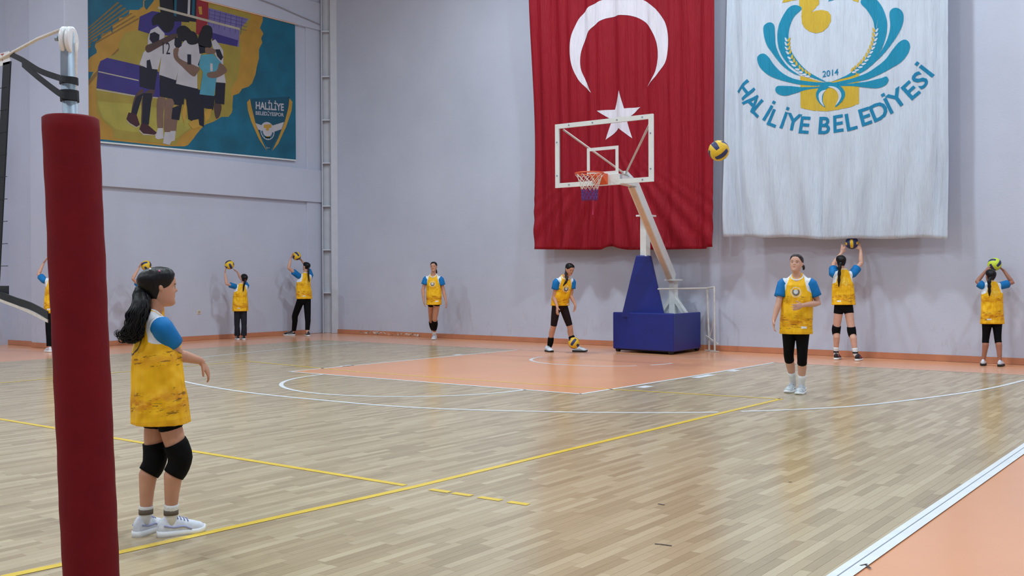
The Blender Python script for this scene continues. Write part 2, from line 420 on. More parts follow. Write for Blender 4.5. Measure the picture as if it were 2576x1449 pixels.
class Print:
    """flat shapes in a 2-D plane, later laid on a surface by fn(a, b, lift)"""
    def __init__(s): s.items = []
    def add(s, V, F, mi, lift): s.items.append((np.asarray(V, float), F, mi, lift)); return s
    def poly(s, pts, mi, lift=1): V, F = poly2d(pts); return s.add(V, F, mi, lift)
    def build(s, name, mats, fn, parent, cell=None, step=.001):
        bm = bmesh.new(); lay = bm.verts.layers.float.new('lift')
        for V, F, mi, lift in s.items:
            vv = [bm.verts.new((v[0], v[1], lift)) for v in V]
            for f in F:
                try: q = bm.faces.new([vv[i] for i in f]); q.material_index = mi
                except ValueError: pass
        if cell:
            A = np.array([v.co[:2] for v in bm.verts]); lo, hi = A.min(0), A.max(0)
            for ax in (0, 1):
                k = math.ceil(lo[ax]/cell)
                while k*cell < hi[ax]:
                    co = [0, 0, 0]; co[ax] = k*cell; no = [0, 0, 0]; no[ax] = 1
                    bmesh.ops.bisect_plane(bm, geom=bm.verts[:]+bm.edges[:]+bm.faces[:], plane_co=co, plane_no=no, dist=1e-6); k += 1
        for v in bm.verts: v.co = Vector(fn(v.co.x, v.co.y, v.co.z*step))
        me = bpy.data.meshes.new(name); bm.to_mesh(me); bm.free()
        for m in mats: me.materials.append(m)
        me.polygons.foreach_set('use_smooth', [True]*len(me.polygons))
        return link(name, me, parent)

def cloth_mat(name, c, trans=.25, rough=.6):
    m, t, b = newmat(name, rough, 0, .25)
    tc = t.new('ShaderNodeTexCoord').outputs['Object']; c = lin(c)
    col = t.ramp(t.noise(t.mapping(tc, (3, 3, .6)), 2.5, 4), [(.3, tuple(v*.95 for v in c)), (.7, tuple(min(1, v*1.05) for v in c))])
    t.link(col, b.inputs['Base Color'])
    tr = t.new('ShaderNodeBsdfTranslucent'); t.link(col, tr.inputs[0])
    mx = t.new('ShaderNodeMixShader'); mx.inputs[0].default_value = trans
    out = [n for n in t.n if n.type == 'OUTPUT_MATERIAL'][0]
    t.link(b.outputs[0], mx.inputs[1]); t.link(tr.outputs[0], mx.inputs[2]); t.link(mx.outputs[0], out.inputs[0])
    fold = t.noise(t.mapping(tc, (9, 9, .7)), 2.2, 4, .6)
    t.link(t.bump(fold, .8, .045), b.inputs['Normal'])
    return m
FO = .42
def flag(name, pxs, label, c, dispf, ztop=9.2, ny=320, nz=110):
    """pxs: TL TR BL BR in photo pixels; hangs FO in front of the far wall"""
    TL, TR, BL, BR = [wal(*q, FO) for q in pxs]
    def edge(P, Q, z):
        k = (z-Q[2])/(P[2]-Q[2]); return Q[1]+(P[1]-Q[1])*k
    def surf(y, z, lift):
        l, r = edge(TL, BL, z), edge(TR, BR, z); s = (y-l)/(r-l)
        return (wx(y, FO)-dispf(s, z)-lift, y, z)
    V = []; F = []
    for j in range(nz+1):
        v = j/nz
        for i in range(ny+1):
            s = i/ny; zb = BL[2]+(BR[2]-BL[2])*s+bottom(name, s); z = zb+(ztop-zb)*(v**1.0)
            l, r = edge(TL, BL, z), edge(TR, BR, z); V.append(surf(l+(r-l)*s, z, 0))
    for j in range(nz):
        for i in range(ny):
            a = j*(ny+1)+i; F.append((a, a+1, a+ny+2, a+ny+1))
    root = empty(name, (wx((TL[1]+TR[1])/2, FO), (TL[1]+TR[1])/2, BL[2])); tag(root, label, 'flag' if 'flag' in name else 'banner')
    mb = MB().add(V, F); o = mb.build('cloth', c, root, True)
    sm = o.modifiers.new('s', 'SOLIDIFY'); sm.thickness = .003; sm.offset = 0
    MB().tube([(wx(TL[1], FO), TL[1]+.1, ztop), (wx(TR[1], FO), TR[1]-.1, ztop)], .03, 10).build('hanging_rod', M_GALV, root)
    for yy in (TL[1]-.3, TR[1]+.3):
        MB().bar((wx(yy, FO), yy, ztop), (wx(yy)+.05, yy, ztop+.05), .03, .03).build('wall_bracket', M_GALV, root)
    return root, surf
def bottom(name, s):
    if name == 'national_flag': return .07*math.exp(-((s-.46)/.05)**2)-.02*math.sin(3*s)+.03*(s > .97)
    return .012*math.sin(9*s)+.01*math.sin(23*s)
def disp_red(s, z):
    e = max(0, 1-(z-1.9)/5.0)
    d = .012*math.sin(38*s+1.3*math.sin(z*.9))+.010*math.sin(71*s+.8*z*.4)+.008*math.sin(113*s)
    d += .05*math.exp(-((s-.46)/.02)**2)*-1*(.4+.6*e)
    k = max(0, 1-(z-1.9)/2.4)
    if k > 0:
        rad = (s-.46)/(.05+.12*(3.8-z)) if z < 3.8 else 0
        d += .05*k*math.sin(14*abs(rad)**.9)*math.exp(-abs(rad)*.55)
    d += .035*math.exp(-(s/.06)**2)*math.sin(z*1.1)+.03*math.sin(60*s)*max(0, s-.82)*4
    return d*1.5
def disp_white(s, z):
    e = max(0, 1-abs(s-.0)/.16)
    d = .055*e*math.sin(55*s+.5*z)+.03*max(0, (s-.86)/.14)*math.sin(70*s)
    d += .006*math.sin(31*s+.7*z)+.004*math.sin(83*s)
    k = max(0, 1-(z-1.9)/2.2)
    d += .034*k*math.sin(46*s+2.2*(z-1.9)*(1 if s < .47 else -1))+.012*k*math.sin(23*s-3*z*.5)
    d -= .010*math.exp(-((s-.47)/.018)**2)
    q_ = (s*17) % 1.0; d += .0035*math.exp(-((q_-.5)/.045)**2)
    return d*1.5
M_REDFLAG = cloth_mat('red_flag_cloth', (158, 20, 38), .18)
M_WFLAG = cloth_mat('white_flag_cloth', (216, 224, 236), .22)
M_FWHITE = cloth_mat('crescent_cloth', (232, 226, 236), .10)
M_TEAL = cloth_mat('teal_print', (28, 138, 172), .08); M_GOLD = cloth_mat('gold_print', (206, 172, 58), .08); M_TEXTB = cloth_mat('blue_print', (30, 128, 170), .08)
rf, rsurf = flag('national_flag', ((1335, 0), (1795, 0), (1348, 627), (1794, 625)), 'tall red flag with white crescent and star hanging behind the hoop', M_REDFLAG, disp_red)
wf, wsurf = flag('municipal_flag', ((1828, 0), (2386, 0), (1825, 597), (2388, 602)), 'wide white municipal flag with teal wreath emblem and curved blue lettering', M_WFLAG, disp_white)
# crescent and star: outlines traced on the cloth
def W2(q): p = wal(*q, FO); return (p[1], p[2])
Pr = Print()
cz = lambda L: [(1250+a/2.147, b/2.147) for a, b in L]
outer = cz([(512, 502), (460, 455), (425, 400), (405, 340), (398, 280), (402, 215), (420, 150), (450, 90), (500, 40), (560, 5), (620, -15), (680, -22), (740, -15), (800, 5), (860, 50), (900, 105), (920, 165), (926, 225), (920, 290), (905, 345), (870, 400), (808, 467)])
inner = cz([(835, 430), (858, 385), (872, 320), (870, 255), (852, 195), (820, 140), (770, 100), (705, 83), (640, 86), (575, 105), (520, 145), (480, 200), (458, 260), (450, 320), (455, 380), (478, 440)])
cres = spline([W2(q) for q in outer], 4)+spline([W2(q) for q in inner], 4)
Pr.poly(cres, 0, 4)
star = [(1557, 227), (1571, 273), (1612, 270), (1578, 301), (1591, 348), (1556, 322), (1523, 352), (1537, 301), (1502, 279), (1544, 275)]
Pr.poly([W2(q) for q in star], 0, 4)
Pr.build('crescent_and_star', [M_FWHITE], rsurf, rf, cell=.04, step=.002)

# emblem on the white flag, traced (zoom coordinates / 3.622 + (1820, 0))
def Z(q): return W2((1820+q[0]/3.622, q[1]/3.622))
E = Print(); TE, GO, WH, TX = 0, 1, 2, 3
def drop(pts, mi=TE, lift=4, k=5): E.poly(spline([Z(q) for q in pts], k, True), mi, lift)
# gold keystone block and bar, gold bird-like figure
E.poly([Z(q) for q in [(700, 690), (900, 748), (1000, 742), (1235, 655), (1235, 945), (1160, 975), (1050, 1000), (940, 1013), (820, 1008), (740, 993), (705, 980)]], GO, 3)
E.poly([Z(q) for q in [(535, 25), (600, -120), (870, -160), (870, 35), (800, 112)]+[(840, 95), (900, 90), (955, 105), (980, 140), (980, 195), (950, 250), (900, 288), (845, 302), (790, 290), (745, 260), (716, 215), (710, 150), (715, 90), (690, 60), (690, -5), (580, 20)]], GO, 3)
E.poly([Z(q) for q in [(1150, -40), (1240, -40), (1228, 22), (1180, 5)]], GO, 3)
E.poly([Z(q) for q in [(955, 15), (1010, 0), (1040, -30), (980, -30)]], TE, 3)
# left plumes
drop([(712, 82), (690, 55), (640, 50), (580, 90), (520, 190), (493, 300), (500, 420), (540, 520), (610, 600), (700, 660), (790, 700), (900, 738), (930, 742), (860, 705), (770, 650), (680, 560), (615, 450), (595, 340), (610, 240), (650, 150)])
drop([(365, 290), (372, 230), (420, 203), (462, 230), (470, 320), (480, 420), (520, 520), (590, 610), (670, 670), (705, 690), (640, 670), (540, 600), (450, 490), (390, 400)])
drop([(310, 540), (330, 500), (372, 490), (410, 520), (460, 590), (530, 660), (620, 710), (720, 735), (840, 748), (930, 752), (910, 775), (800, 780), (680, 768), (540, 735), (420, 690), (340, 620)])
drop([(475, 830), (480, 795), (510, 782), (600, 785), (720, 795), (840, 790), (940, 778), (940, 792), (820, 808), (720, 830), (620, 862), (560, 872), (505, 860)])
# right plumes
drop([(1250, 25), (1280, -25), (1340, -40), (1400, 0), (1455, 80), (1490, 190), (1488, 300), (1450, 430), (1380, 540), (1290, 630), (1180, 690), (1060, 725), (985, 745), (1090, 705), (1190, 640), (1290, 540), (1360, 420), (1385, 300), (1365, 190), (1310, 95)])
drop([(1515, 130), (1535, 85), (1578, 72), (1620, 95), (1640, 150), (1625, 240), (1570, 350), (1480, 470), (1380, 570), (1290, 640), (1230, 672), (1320, 600), (1420, 490), (1490, 370), (1522, 250)])
drop([(1600, 385), (1650, 360), (1690, 385), (1698, 440), (1670, 505), (1600, 580), (1480, 650), (1350, 710), (1200, 748), (1050, 775), (985, 780), (980, 760), (1080, 740), (1220, 700), (1350, 640), (1470, 550), (1540, 460)])
drop([(1440, 712), (1485, 698), (1507, 730), (1485, 770), (1440, 795), (1380, 805), (1280, 795), (1160, 785), (1040, 785), (1000, 775), (1060, 768), (1180, 760), (1320, 740)])
# knot with horns
drop([(905, 755), (980, 750), (1060, 780), (1105, 830), (1108, 880), (1080, 930), (1035, 970), (1020, 968), (1050, 900), (1050, 850), (1010, 812), (960, 800), (920, 830), (905, 880), (905, 930), (925, 975), (895, 960), (860, 920), (842, 870), (855, 820)], TE, 5)
drop([(955, 790), (1000, 788), (1050, 812), (1078, 860), (1068, 910), (1025, 962), (1050, 900), (1045, 850), (1010, 812)], WH, 6)
drop([(935, 820), (900, 825), (872, 850), (866, 885), (880, 930), (915, 970), (897, 920), (898, 870), (915, 840)], WH, 6)
# wheat ears
def ear(path, n, side):
    P = spline([np.array(q, float) for q in path], 12); m = len(P)
    for i in range(n):
        k = int((i+.5)/n*(m-2)); p = P[k]; d = P[k+1]-P[k]; d /= np.linalg.norm(d); nn = np.array([-d[1], d[0]])
        for sgn, mi in ((1, GO), (-1, WH)):
            c = p+nn*sgn*side*15; ax = d*.86+nn*sgn*side*.5; ax /= np.linalg.norm(ax); bx = np.array([-ax[1], ax[0]])
            E.poly([Z(c+ax*22*math.cos(a)+bx*11*math.sin(a)*(1 if math.cos(a) < .2 else .75)) for a in np.linspace(0, 2*math.pi, 11)[:-1]], mi, 6)
    for da in (-9, 0, 9):
        E.poly([Z(P[-1]+np.array([da, 0])), Z(P[-1]+np.array([da+3, 0])), Z(P[-1]+np.array([da*2.2, -75]))], WH if da > 0 else TE, 6)
ear([(785, 690), (700, 635), (630, 550), (590, 440), (588, 335)], 11, 1)
ear([(1180, 650), (1260, 580), (1330, 480), (1375, 370), (1388, 255)], 12, -1)
# 2014
V, F = text_mesh('2014', 1.0, .012); s_ = .052*3.1
c = np.array(Z((975, 665))); V = V-[(V[:, 0].min()+V[:, 0].max())/2, (V[:, 1].min()+V[:, 1].max())/2]
E.add(np.array([c+np.array([-v[0], v[1]])*.145 for v in V]), F, TX, 4)
# curved lettering, letter by letter
LT = [('H', 203, 822), ('A', 268, 930), ('L', 330, 990), ('I', 405, 1030), ('L', 462, 1078), ('I', 548, 1095), ('Y', 638, 1112), ('E', 742, 1140), ('B', 920, 1142), ('E', 1048, 1127), ('L', 1165, 1108), ('E', 1292, 1062), ('D', 1418, 1012), ('I', 1505, 965), ('Y', 1582, 898), ('E', 1705, 822), ('S', 1792, 730), ('I', 1852, 648)]
cs = [np.array(Z((a, b))) for _, a, b in LT]
for i, (ch, a, b) in enumerate(LT):
    j0, j1 = max(0, i-2), min(len(LT)-1, i+2); tdir = cs[j1]-cs[j0]; tdir /= np.linalg.norm(tdir)   # runs towards -y
    up = np.array([tdir[1], -tdir[0]]); up = up if up[1] > 0 else -up
    V, F = text_mesh(ch, 1.0, .022); V = V-[(V[:, 0].min()+V[:, 0].max())/2, (V[:, 1].min()+V[:, 1].max())/2]
    k = .285/.729*1.02
    q = lambda v: cs[i]+tdir*v[0]*k*1.0+up*v[1]*k
    E.add(np.array([q(v) for v in V]), F, TX, 4)
    if ch == 'I':
        E.poly([q(v) for v in ((-.075, .45), (.075, .45), (.075, .58), (-.075, .58))], TX, 4)
E.build('printed_emblem', [M_TEAL, M_GOLD, M_WFLAG, M_TEXTB], wsurf, wf, cell=.04, step=.002)

# ---------------------------------------------------------------- team banner on the left wall
PY = YL-.045
bn = empty('team_banner', (12.6, PY, 4.2)); tag(bn, 'large printed team banner on the left wall with huddling players and club shield', 'banner')
c0, c1 = ony(212, 352, PY), ony(743, 402, PY)
ZB0, ZB1, ZT = c0[2], c1[2], 7.62
x0, x1 = c0[0], c1[0]
def P2(q): p = ony(200+q[0]/3.534, q[1]/3.534, PY); return (p[0], p[2])
def psurf(a, b, lift): return (a, PY-.02-lift, b)
M_PT = mat('banner_teal', (8, 92, 118), .55, var=.25, scale=1.6); M_PM = mat('banner_mustard', (186, 140, 50), .55, var=.12, scale=2)
MB().prism([(x0, PY-.02, ZB0), (x1, PY-.02, ZB1), (x1, PY-.02, ZT), (x0, PY-.02, ZT)], (0, .02, 0)).build('banner_sheet', M_PT, bn)
MB().bar((x0-.02, PY-.012, ZB0), (x0-.02, PY-.012, ZT), .03, .03).build('edge_strip', M_STEELW, bn)
MB().bar((x0, PY-.012, ZB0-.015), (x1, PY-.012, ZB1-.015), .03, .03).build('edge_strip', M_STEELW, bn)
MB().bar((x0+.1, PY-.03, ZT+.0), (x1, PY-.03, ZT+.0), .05, .025).build('lit_beam_edge', mat('warm_lit_edge', (232, 190, 165), .35), bn)  # warm light on the beam's lower edge, put into this bar's colour
B = Print()
cols = {'mus': (190, 144, 54), 'och': (140, 108, 48), 'court': (168, 148, 62), 'courtl': (176, 164, 72), 'pur': (58, 48, 128), 'purl': (120, 112, 170), 'navy': (20, 20, 40), 'white': (196, 192, 198), 'skin': (128, 98, 84), 'skind': (84, 62, 56), 'hair': (22, 22, 30), 'cyan': (84, 160, 184), 'red': (150, 36, 48), 'maroon': (66, 26, 36), 'line': (190, 180, 160), 'teal': (10, 96, 122), 'gold': (196, 152, 60), 'shade': (12, 70, 92), 'tealk': (6, 78, 104)}
ck = list(cols); PMATS = [mat('print_'+k, tuple(int(v*.9) for v in cols[k]), .55, var=.10, scale=3) for k in ck]
def bp(n, pts, lift, smooth=False):
    q = [P2(p) for p in pts]
    if smooth or (n in ('skin', 'skind', 'hair') and lift >= 10): q = spline(q, 4, True)
    B.poly(q, ck.index(n), lift)
T_ = P2((300, 0))[1]
top = -60
# mustard brushed field with ragged edges
bp('mus', [(45, 780), (120, 640), (45, 640), (45, 540), (110, 490), (150, 450), (120, 400), (170, 360), (200, 300), (260, 290), (280, 240), (340, 200), (350, 160), (430, 150), (440, 90), (520, 90), (560, 60), (560, 10), (640, top), (1624, top), (1624, 185), (1600, 250), (1630, 300), (1610, 340), (1620, 380), (1590, 440), (1590, 520), (1570, 600), (1560, 660), (1545, 700), (1530, 740), (1500, 770), (1440, 790), (1415, 830), (1360, 850), (1350, 1000), (1320, 1040), (1270, 1030), (1240, 1050), (1190, 1080), (1110, 1110), (1080, 1140), (1030, 1200), (1010, 1230), (960, 1290), (930, 1302), (760, 1300), (180, 1238), (45, 1222)], 1)
for i in range(7):
    bp('och', [(48, 270+i*26), (330+i*30, 20+i*24), (350+i*30, 24+i*24), (48, 282+i*27)], 2)
for q in ([(48, 480), (90, 440), (100, 370), (140, 370), (130, 420), (150, 470), (90, 510), (70, 540)], [(155, 330), (180, 310), (190, 340), (160, 360)], [(270, 240), (290, 230), (288, 300), (272, 270)], [(570, 10), (700, top), (640, 30), (590, 90), (570, 60)]):
    bp('teal', q, 3)
bp('och', [(48, 740), (300, 470), (340, 430), (560, 330), (330, 460), (60, 780)], 2)
# court in the picture
bp('court', [(140, 800), (160, 610), (230, 520), (340, 470), (350, 380), (400, 290), (520, 270), (700, 60), (700, top), (1500, top), (1520, 160), (1500, 230), (1420, 320), (1430, 420), (1420, 560), (1400, 700), (1340, 790), (1350, 900), (1355, 980), (1320, 1040), (1240, 1040), (1130, 1100), (1000, 1140), (900, 1210), (850, 1290), (300, 1230), (290, 1150), (220, 1090), (150, 1000)], 4)
bp('courtl', [(150, 900), (520, 930), (900, 1000), (1000, 1120), (860, 1230), (320, 1150), (200, 1050)], 5)
bp('pur', [(145, 785), (160, 600), (180, 545), (240, 515), (520, 580), (700, 640), (720, 870), (500, 850)], 5)
bp('line', [(160, 632), (520, 712), (520, 722), (160, 642)], 6)
bp('line', [(145, 790), (500, 850), (720, 868), (720, 878), (500, 862), (145, 800)], 6)
bp('pur', [(515, 270), (530, 150), (640, 100), (900, 140), (900, 330), (610, 300)], 5)
bp('purl', [(1140, 70), (1500, 170), (1420, 260), (1410, 420), (1180, 360), (1130, 200)], 5)
bp('pur', [(1170, 290), (1405, 360), (1395, 415), (1175, 370)], 6)
for i in range(7):
    bp('pur', [(1150+i*48, 80+i*13), (1153+i*48, 80+i*13), (1140+i*48, 230+i*13), (1137+i*48, 230+i*13)], 7)
for i in range(4):
    bp('pur', [(1140, 90+i*32), (1480, 175+i*32), (1480, 178+i*32), (1140, 93+i*32)], 7)
# players in the background above the net
for a, b, n in ((700, 830, 'hair'), (820, 960, 'navy'), (950, 1050, 'navy')):
    bp(n, [(a, top), (b, top), (b+10, 200), (a+20, 190)], 6)
for a, n in ((840, 'teal'), (960, 'white'), (1000, 'teal')):
    bp(n, [(a, top), (a+22, top), (a+14, 150), (a-6, 140)], 7)
bp('red', [(1035, top), (1140, top), (1140, 180), (1090, 330), (1030, 300)], 7); bp('gold', [(1050, 60), (1080, 60), (1085, 130), (1060, 130)], 8)
bp('line', [(690, 58), (1420, 250), (1420, 270), (690, 80)], 9)
# huddle: left player in profile
bp('skind', [(560, 840), (660, 790), (640, 880), (580, 1080), (545, 1110), (545, 1000)], 10); bp('navy', [(560, 830), (640, 830), (610, 1110), (550, 1110)], 11)
bp('skind', [(490, 850), (560, 790), (540, 900), (490, 1010), (455, 1000)], 10); bp('navy', [(500, 860), (560, 830), (500, 1030), (450, 1010)], 11)
bp('maroon', [(410, 1060), (430, 1000), (500, 1020), (530, 1110), (500, 1130), (440, 1095)], 12); bp('maroon', [(525, 1150), (545, 1095), (600, 1110), (680, 1180), (660, 1205), (560, 1190)], 12)
bp('line', [(408, 1062), (440, 1095), (500, 1130), (530, 1112), (528, 1122), (496, 1136), (430, 1100)], 13); bp('line', [(525, 1152), (560, 1188), (660, 1200), (680, 1184), (672, 1205), (560, 1202), (522, 1165)], 13)
bp('navy', [(528, 590), (690, 600), (660, 800), (600, 790), (530, 770)], 13)
bp('white', [(600, 340), (625, 270), (690, 235), (750, 300), (740, 420), (690, 620), (600, 610), (525, 575), (560, 470), (600, 430)], 14)
bp('navy', [(620, 300), (660, 285), (705, 310), (700, 370), (640, 385), (615, 350)], 15)
bp('skind', [(585, 410), (680, 370), (830, 300), (860, 330), (700, 420), (600, 470)], 16)
bp('navy', [(590, 540), (620, 530), (640, 620), (590, 610)], 15)
bp('hair', [(640, 170), (690, 120), (790, 110), (835, 180), (820, 260), (760, 290), (690, 220), (650, 230)], 16)
bp('skin', [(690, 130), (725, 120), (715, 190), (690, 215)], 15)
# second: 12
bp('skin', [(690, 870), (760, 880), (740, 1000), (735, 1150), (690, 1150), (680, 1000)], 10); bp('skin', [(770, 880), (850, 880), (810, 1000), (800, 1180), (750, 1180), (748, 1000)], 10)
bp('white', [(690, 1140), (735, 1140), (740, 1230), (690, 1240), (665, 1225)], 12); bp('white', [(750, 1175), (800, 1175), (810, 1260), (795, 1290), (735, 1275)], 12)
bp('white', [(800, 1165), (850, 1165), (840, 1250), (810, 1260)], 12)
bp('navy', [(705, 670), (860, 710), (930, 760), (920, 930), (840, 920), (820, 880), (710, 860)], 14)
bp('white', [(740, 370), (800, 340), (880, 350), (880, 580), (850, 715), (700, 665), (720, 500)], 15)
bp('hair', [(860, 260), (930, 230), (1000, 300), (960, 360), (880, 360)], 15)
# third: 1 in front
bp('skin', [(810, 1000), (880, 940), (860, 1100), (845, 1190), (800, 1190)], 11); bp('navy', [(820, 960), (905, 930), (880, 1070), (810, 1060)], 12)
bp('navy', [(850, 745), (1050, 790), (1040, 960), (950, 950), (930, 870), (900, 940), (835, 930)], 16)
bp('white', [(880, 420), (930, 360), (1050, 390), (1075, 470), (1040, 650), (1040, 790), (850, 745), (880, 560)], 17)
bp('navy', [(840, 330), (905, 350), (900, 410), (860, 440), (835, 400)], 18); bp('navy', [(1050, 400), (1110, 420), (1110, 470), (1060, 480)], 18)
bp('hair', [(945, 330), (980, 280), (1030, 300), (1045, 380), (990, 400), (950, 380)], 18)
bp('skin', [(830, 440), (875, 430), (880, 520), (1050, 600), (1040, 650), (1000, 680), (900, 590), (835, 520)], 19)
# fourth: cyan shirt
bp('navy', [(1080, 840), (1200, 850), (1180, 980), (1100, 960)], 16); bp('navy', [(1045, 800), (1100, 800), (1100, 1130), (960, 1060), (950, 950), (1040, 950)], 15)
bp('cyan', [(1075, 490), (1180, 480), (1255, 560), (1210, 700), (1190, 855), (1060, 840), (1090, 640), (1045, 580)], 17)
bp('hair', [(1050, 330), (1090, 260), (1150, 330), (1165, 420), (1090, 420), (1050, 400)], 18); bp('hair', [(1080, 260), (1120, 225), (1170, 250), (1170, 340), (1130, 360)], 17)
bp('skin', [(1115, 425), (1195, 440), (1195, 475), (1120, 475)], 19)
bp('skin', [(1130, 650), (1210, 630), (1240, 560), (1305, 630), (1220, 690), (1140, 690)], 19)
# fifth, right
bp('white', [(1165, 370), (1200, 350), (1270, 450), (1270, 600), (1295, 740), (1205, 730), (1240, 560), (1190, 470)], 15)
bp('navy', [(1200, 440), (1240, 440), (1270, 510), (1250, 540), (1215, 500)], 18)
bp('navy', [(1205, 735), (1290, 740), (1280, 930), (1195, 920)], 15); bp('skind', [(1190, 925), (1255, 935), (1240, 1030), (1205, 1050)], 12)
# torn lower edge highlights
for q in ([(900, 1000), (940, 880), (945, 1010), (920, 1100)], [(1100, 1000), (1130, 970), (1170, 970), (1150, 1050), (1110, 1090)], [(960, 1100), (1000, 1070), (1050, 1060), (1060, 1130), (1000, 1150)]):
    bp('gold', q, 18)
# shield
bp('tealk', [(1505, 880), (1865, 860), (1840, 1000), (1790, 1150), (1690, 1340), (1600, 1200), (1540, 1050)], 6)
bp('gold', [(1483, 910), (1510, 880), (1525, 960), (1560, 1100), (1620, 1260), (1660, 1345), (1590, 1240), (1520, 1080), (1490, 980)], 8)
bp('gold', [(1860, 875), (1887, 905), (1880, 985), (1830, 1130), (1760, 1280), (1705, 1345), (1760, 1230), (1820, 1080), (1850, 960)], 8)
bp('white', [(1558, 1095), (1630, 1120), (1700, 1120), (1812, 1085), (1790, 1150), (1700, 1180), (1640, 1170), (1575, 1150)], 8)
cc = np.array(P2((1665, 1165))); R_ = abs(P2((1665, 1165))[1]-P2((1665, 1245))[1])
B.poly([cc+R_*np.array([math.cos(a), math.sin(a)]) for a in np.linspace(0, 2*math.pi, 25)[:-1]], ck.index('white'), 9)
for k in range(9):
    a = math.radians(195+k*18.7); q = cc+R_*.78*np.array([math.cos(a), math.sin(a)])
    B.poly([q+R_*.13*np.array([math.cos(b), math.sin(b)*1.2]) for b in np.linspace(0, 2*math.pi, 9)[:-1]], ck.index('teal'), 10)
bp('gold', [(1632, 1110), (1700, 1105), (1700, 1135), (1678, 1140), (1676, 1160), (1660, 1165), (1648, 1150), (1652, 1138), (1632, 1138)], 10)
bp('gold', [(1645, 1212), (1690, 1212), (1685, 1228), (1650, 1228)], 10)
def btxt(s, c, wpx, h, lift, n, bold):
    V, F = text_mesh(s, 1.0, bold); mn, mx = V.min(0), V.max(0); V = (V-(mn+mx)/2)/(mx-mn)
    a, b = np.array(P2((c[0]-wpx/2, c[1]-wpx*.035))), np.array(P2((c[0]+wpx/2, c[1]+wpx*.035))); hh = abs(P2((c[0], c[1]-h/2))[1]-P2((c[0], c[1]+h/2))[1])
    B.add(np.array([(a+b)/2+(b-a)*v[0]+np.array([0, hh])*v[1] for v in V]), F, ck.index(n), lift)
btxt('HALİLİYE', (1685, 935), 250, 88, 10, 'white', .03); btxt('BELEDİYESPOR', (1685, 1008), 250, 44, 10, 'white', .02); btxt('2014', (1668, 1315), 36, 14, 10, 'white', .0)
btxt('12', (765, 430), 66, 105, 20, 'navy', .0); btxt('1', (968, 530), 34, 90, 20, 'navy', .03); btxt('1', (1165, 600), 22, 70, 20, 'white', .03)
B.build('printed_picture', PMATS, psurf, bn, step=.0006)

# ---------------------------------------------------------------- basketball stand
bs = empty('basketball_stand', (14.9, .25, 0)); tag(bs, 'mobile basketball stand with blue padded base, white arm and glass backboard', 'basketball stand')
BX = 12.5
q = [onx(1396, 316, BX), onx(1643, 291, BX), onx(1644, 455, BX), onx(1400, 470, BX)]
YLb, YRb = (q[0][1]+q[3][1])/2, (q[1][1]+q[2][1])/2; ZTb, ZBb = 3.915, 2.86
YM = (YLb+YRb)/2
bk = empty('backboard', (BX, YM, ZBb)); bk.parent = bs; bk.matrix_parent_inverse = bs.matrix_basis.inverted()
def sub(mb, name, m, smooth=False):
    return mb.build(name, m, bk, smooth)
gm, gt, gb = newmat('backboard_glass', .03, 0, .5); gb.inputs['Transmission Weight'].default_value = 1.0; gb.inputs['IOR'].default_value = 1.05; gb.inputs['Base Color'].default_value = (.97, .95, .97, 1)
# pane
sub(MB().box((BX-.006, YRb+.05, ZBb+.05), (BX+.006, YLb-.05, ZTb-.05)), 'glass_pane', gm)
fw = .075
fr = MB(); x0b, x1b = BX-.02, BX+.02
fr.box((x0b, YRb, ZBb), (x1b, YLb, ZBb+fw)); fr.box((x0b, YRb, ZTb-fw), (x1b, YLb, ZTb)); fr.box((x0b, YRb, ZBb+fw), (x1b, YRb+fw, ZTb-fw)); fr.box((x0b, YLb-fw, ZBb+fw), (x1b, YLb, ZTb-fw))
sub(fr, 'board_frame', M_WHITE)
for yy, z in [(YLb-fw/2, ZBb+.2), (YLb-fw/2, ZTb-.3), (YRb+fw/2, ZBb+.2), (YRb+fw/2, ZTb-.3)]+[(YLb+(YRb-YLb)*k, zz_) for k in (.15, .4, .65, .9) for zz_ in (ZBb+fw/2, ZTb-fw/2)]:
    sub(MB().tube([(BX-.026, yy, z), (BX-.019, yy, z)], .014, 8), 'bolt', M_GALV)
t1, t2, z1, z2 = YM+.295, YM-.295, 3.02, 3.47
sq = MB(); fw2 = .052; xa, xb = BX-.016, BX-.007
sq.box((xa, t2, z2-fw2), (xb, t1, z2)); sq.box((xa, t2, z1), (xb, t1, z1+fw2)); sq.box((xa, t2, z1+fw2), (xb, t2+fw2, z2-fw2)); sq.box((xa, t1-fw2, z1+fw2), (xb, t1, z2-fw2))
sub(sq, 'target_square', M_WHITE)
sub(MB().box((BX-.03, YM-.32, ZBb-.01), (BX+.06, YM+.1, ZBb+.16)), 'rim_plate', M_STEELW)
# rim and bracket
RC = np.array([BX-.375, YM+.02, 3.02]); RR = .225
ri = MB(); pts = [RC+RR*np.array([math.cos(a), math.sin(a), 0]) for a in np.linspace(0, 2*math.pi, 33)]
ri.tube(pts, .011, 8, cap=False)
for k in range(12):
    a = 2*math.pi*k/12; p = RC+RR*np.array([math.cos(a), math.sin(a), -.02]); ri.tube([p+[0, 0, -.005], p+np.array([.01, .01, -.03])], .004, 5)
rim = ri.build('rim', M_ORANGE, bs, True)
br = MB(); br.prism([(BX-.03, YM-.11, 2.86), (BX-.03, YM-.11, 3.03), (BX-.20, YM-.11, 3.03), (BX-.20, YM-.11, 2.98)], (0, .24, 0)); br.bar((BX-.16, YM-.06, 3.01), RC+[RR*.8, -.13, -.005], .02, .02); br.bar((BX-.16, YM+.10, 3.01), RC+[RR*.8, .13, -.005], .02, .02)
br.build('rim_bracket', M_ORANGE, bs)
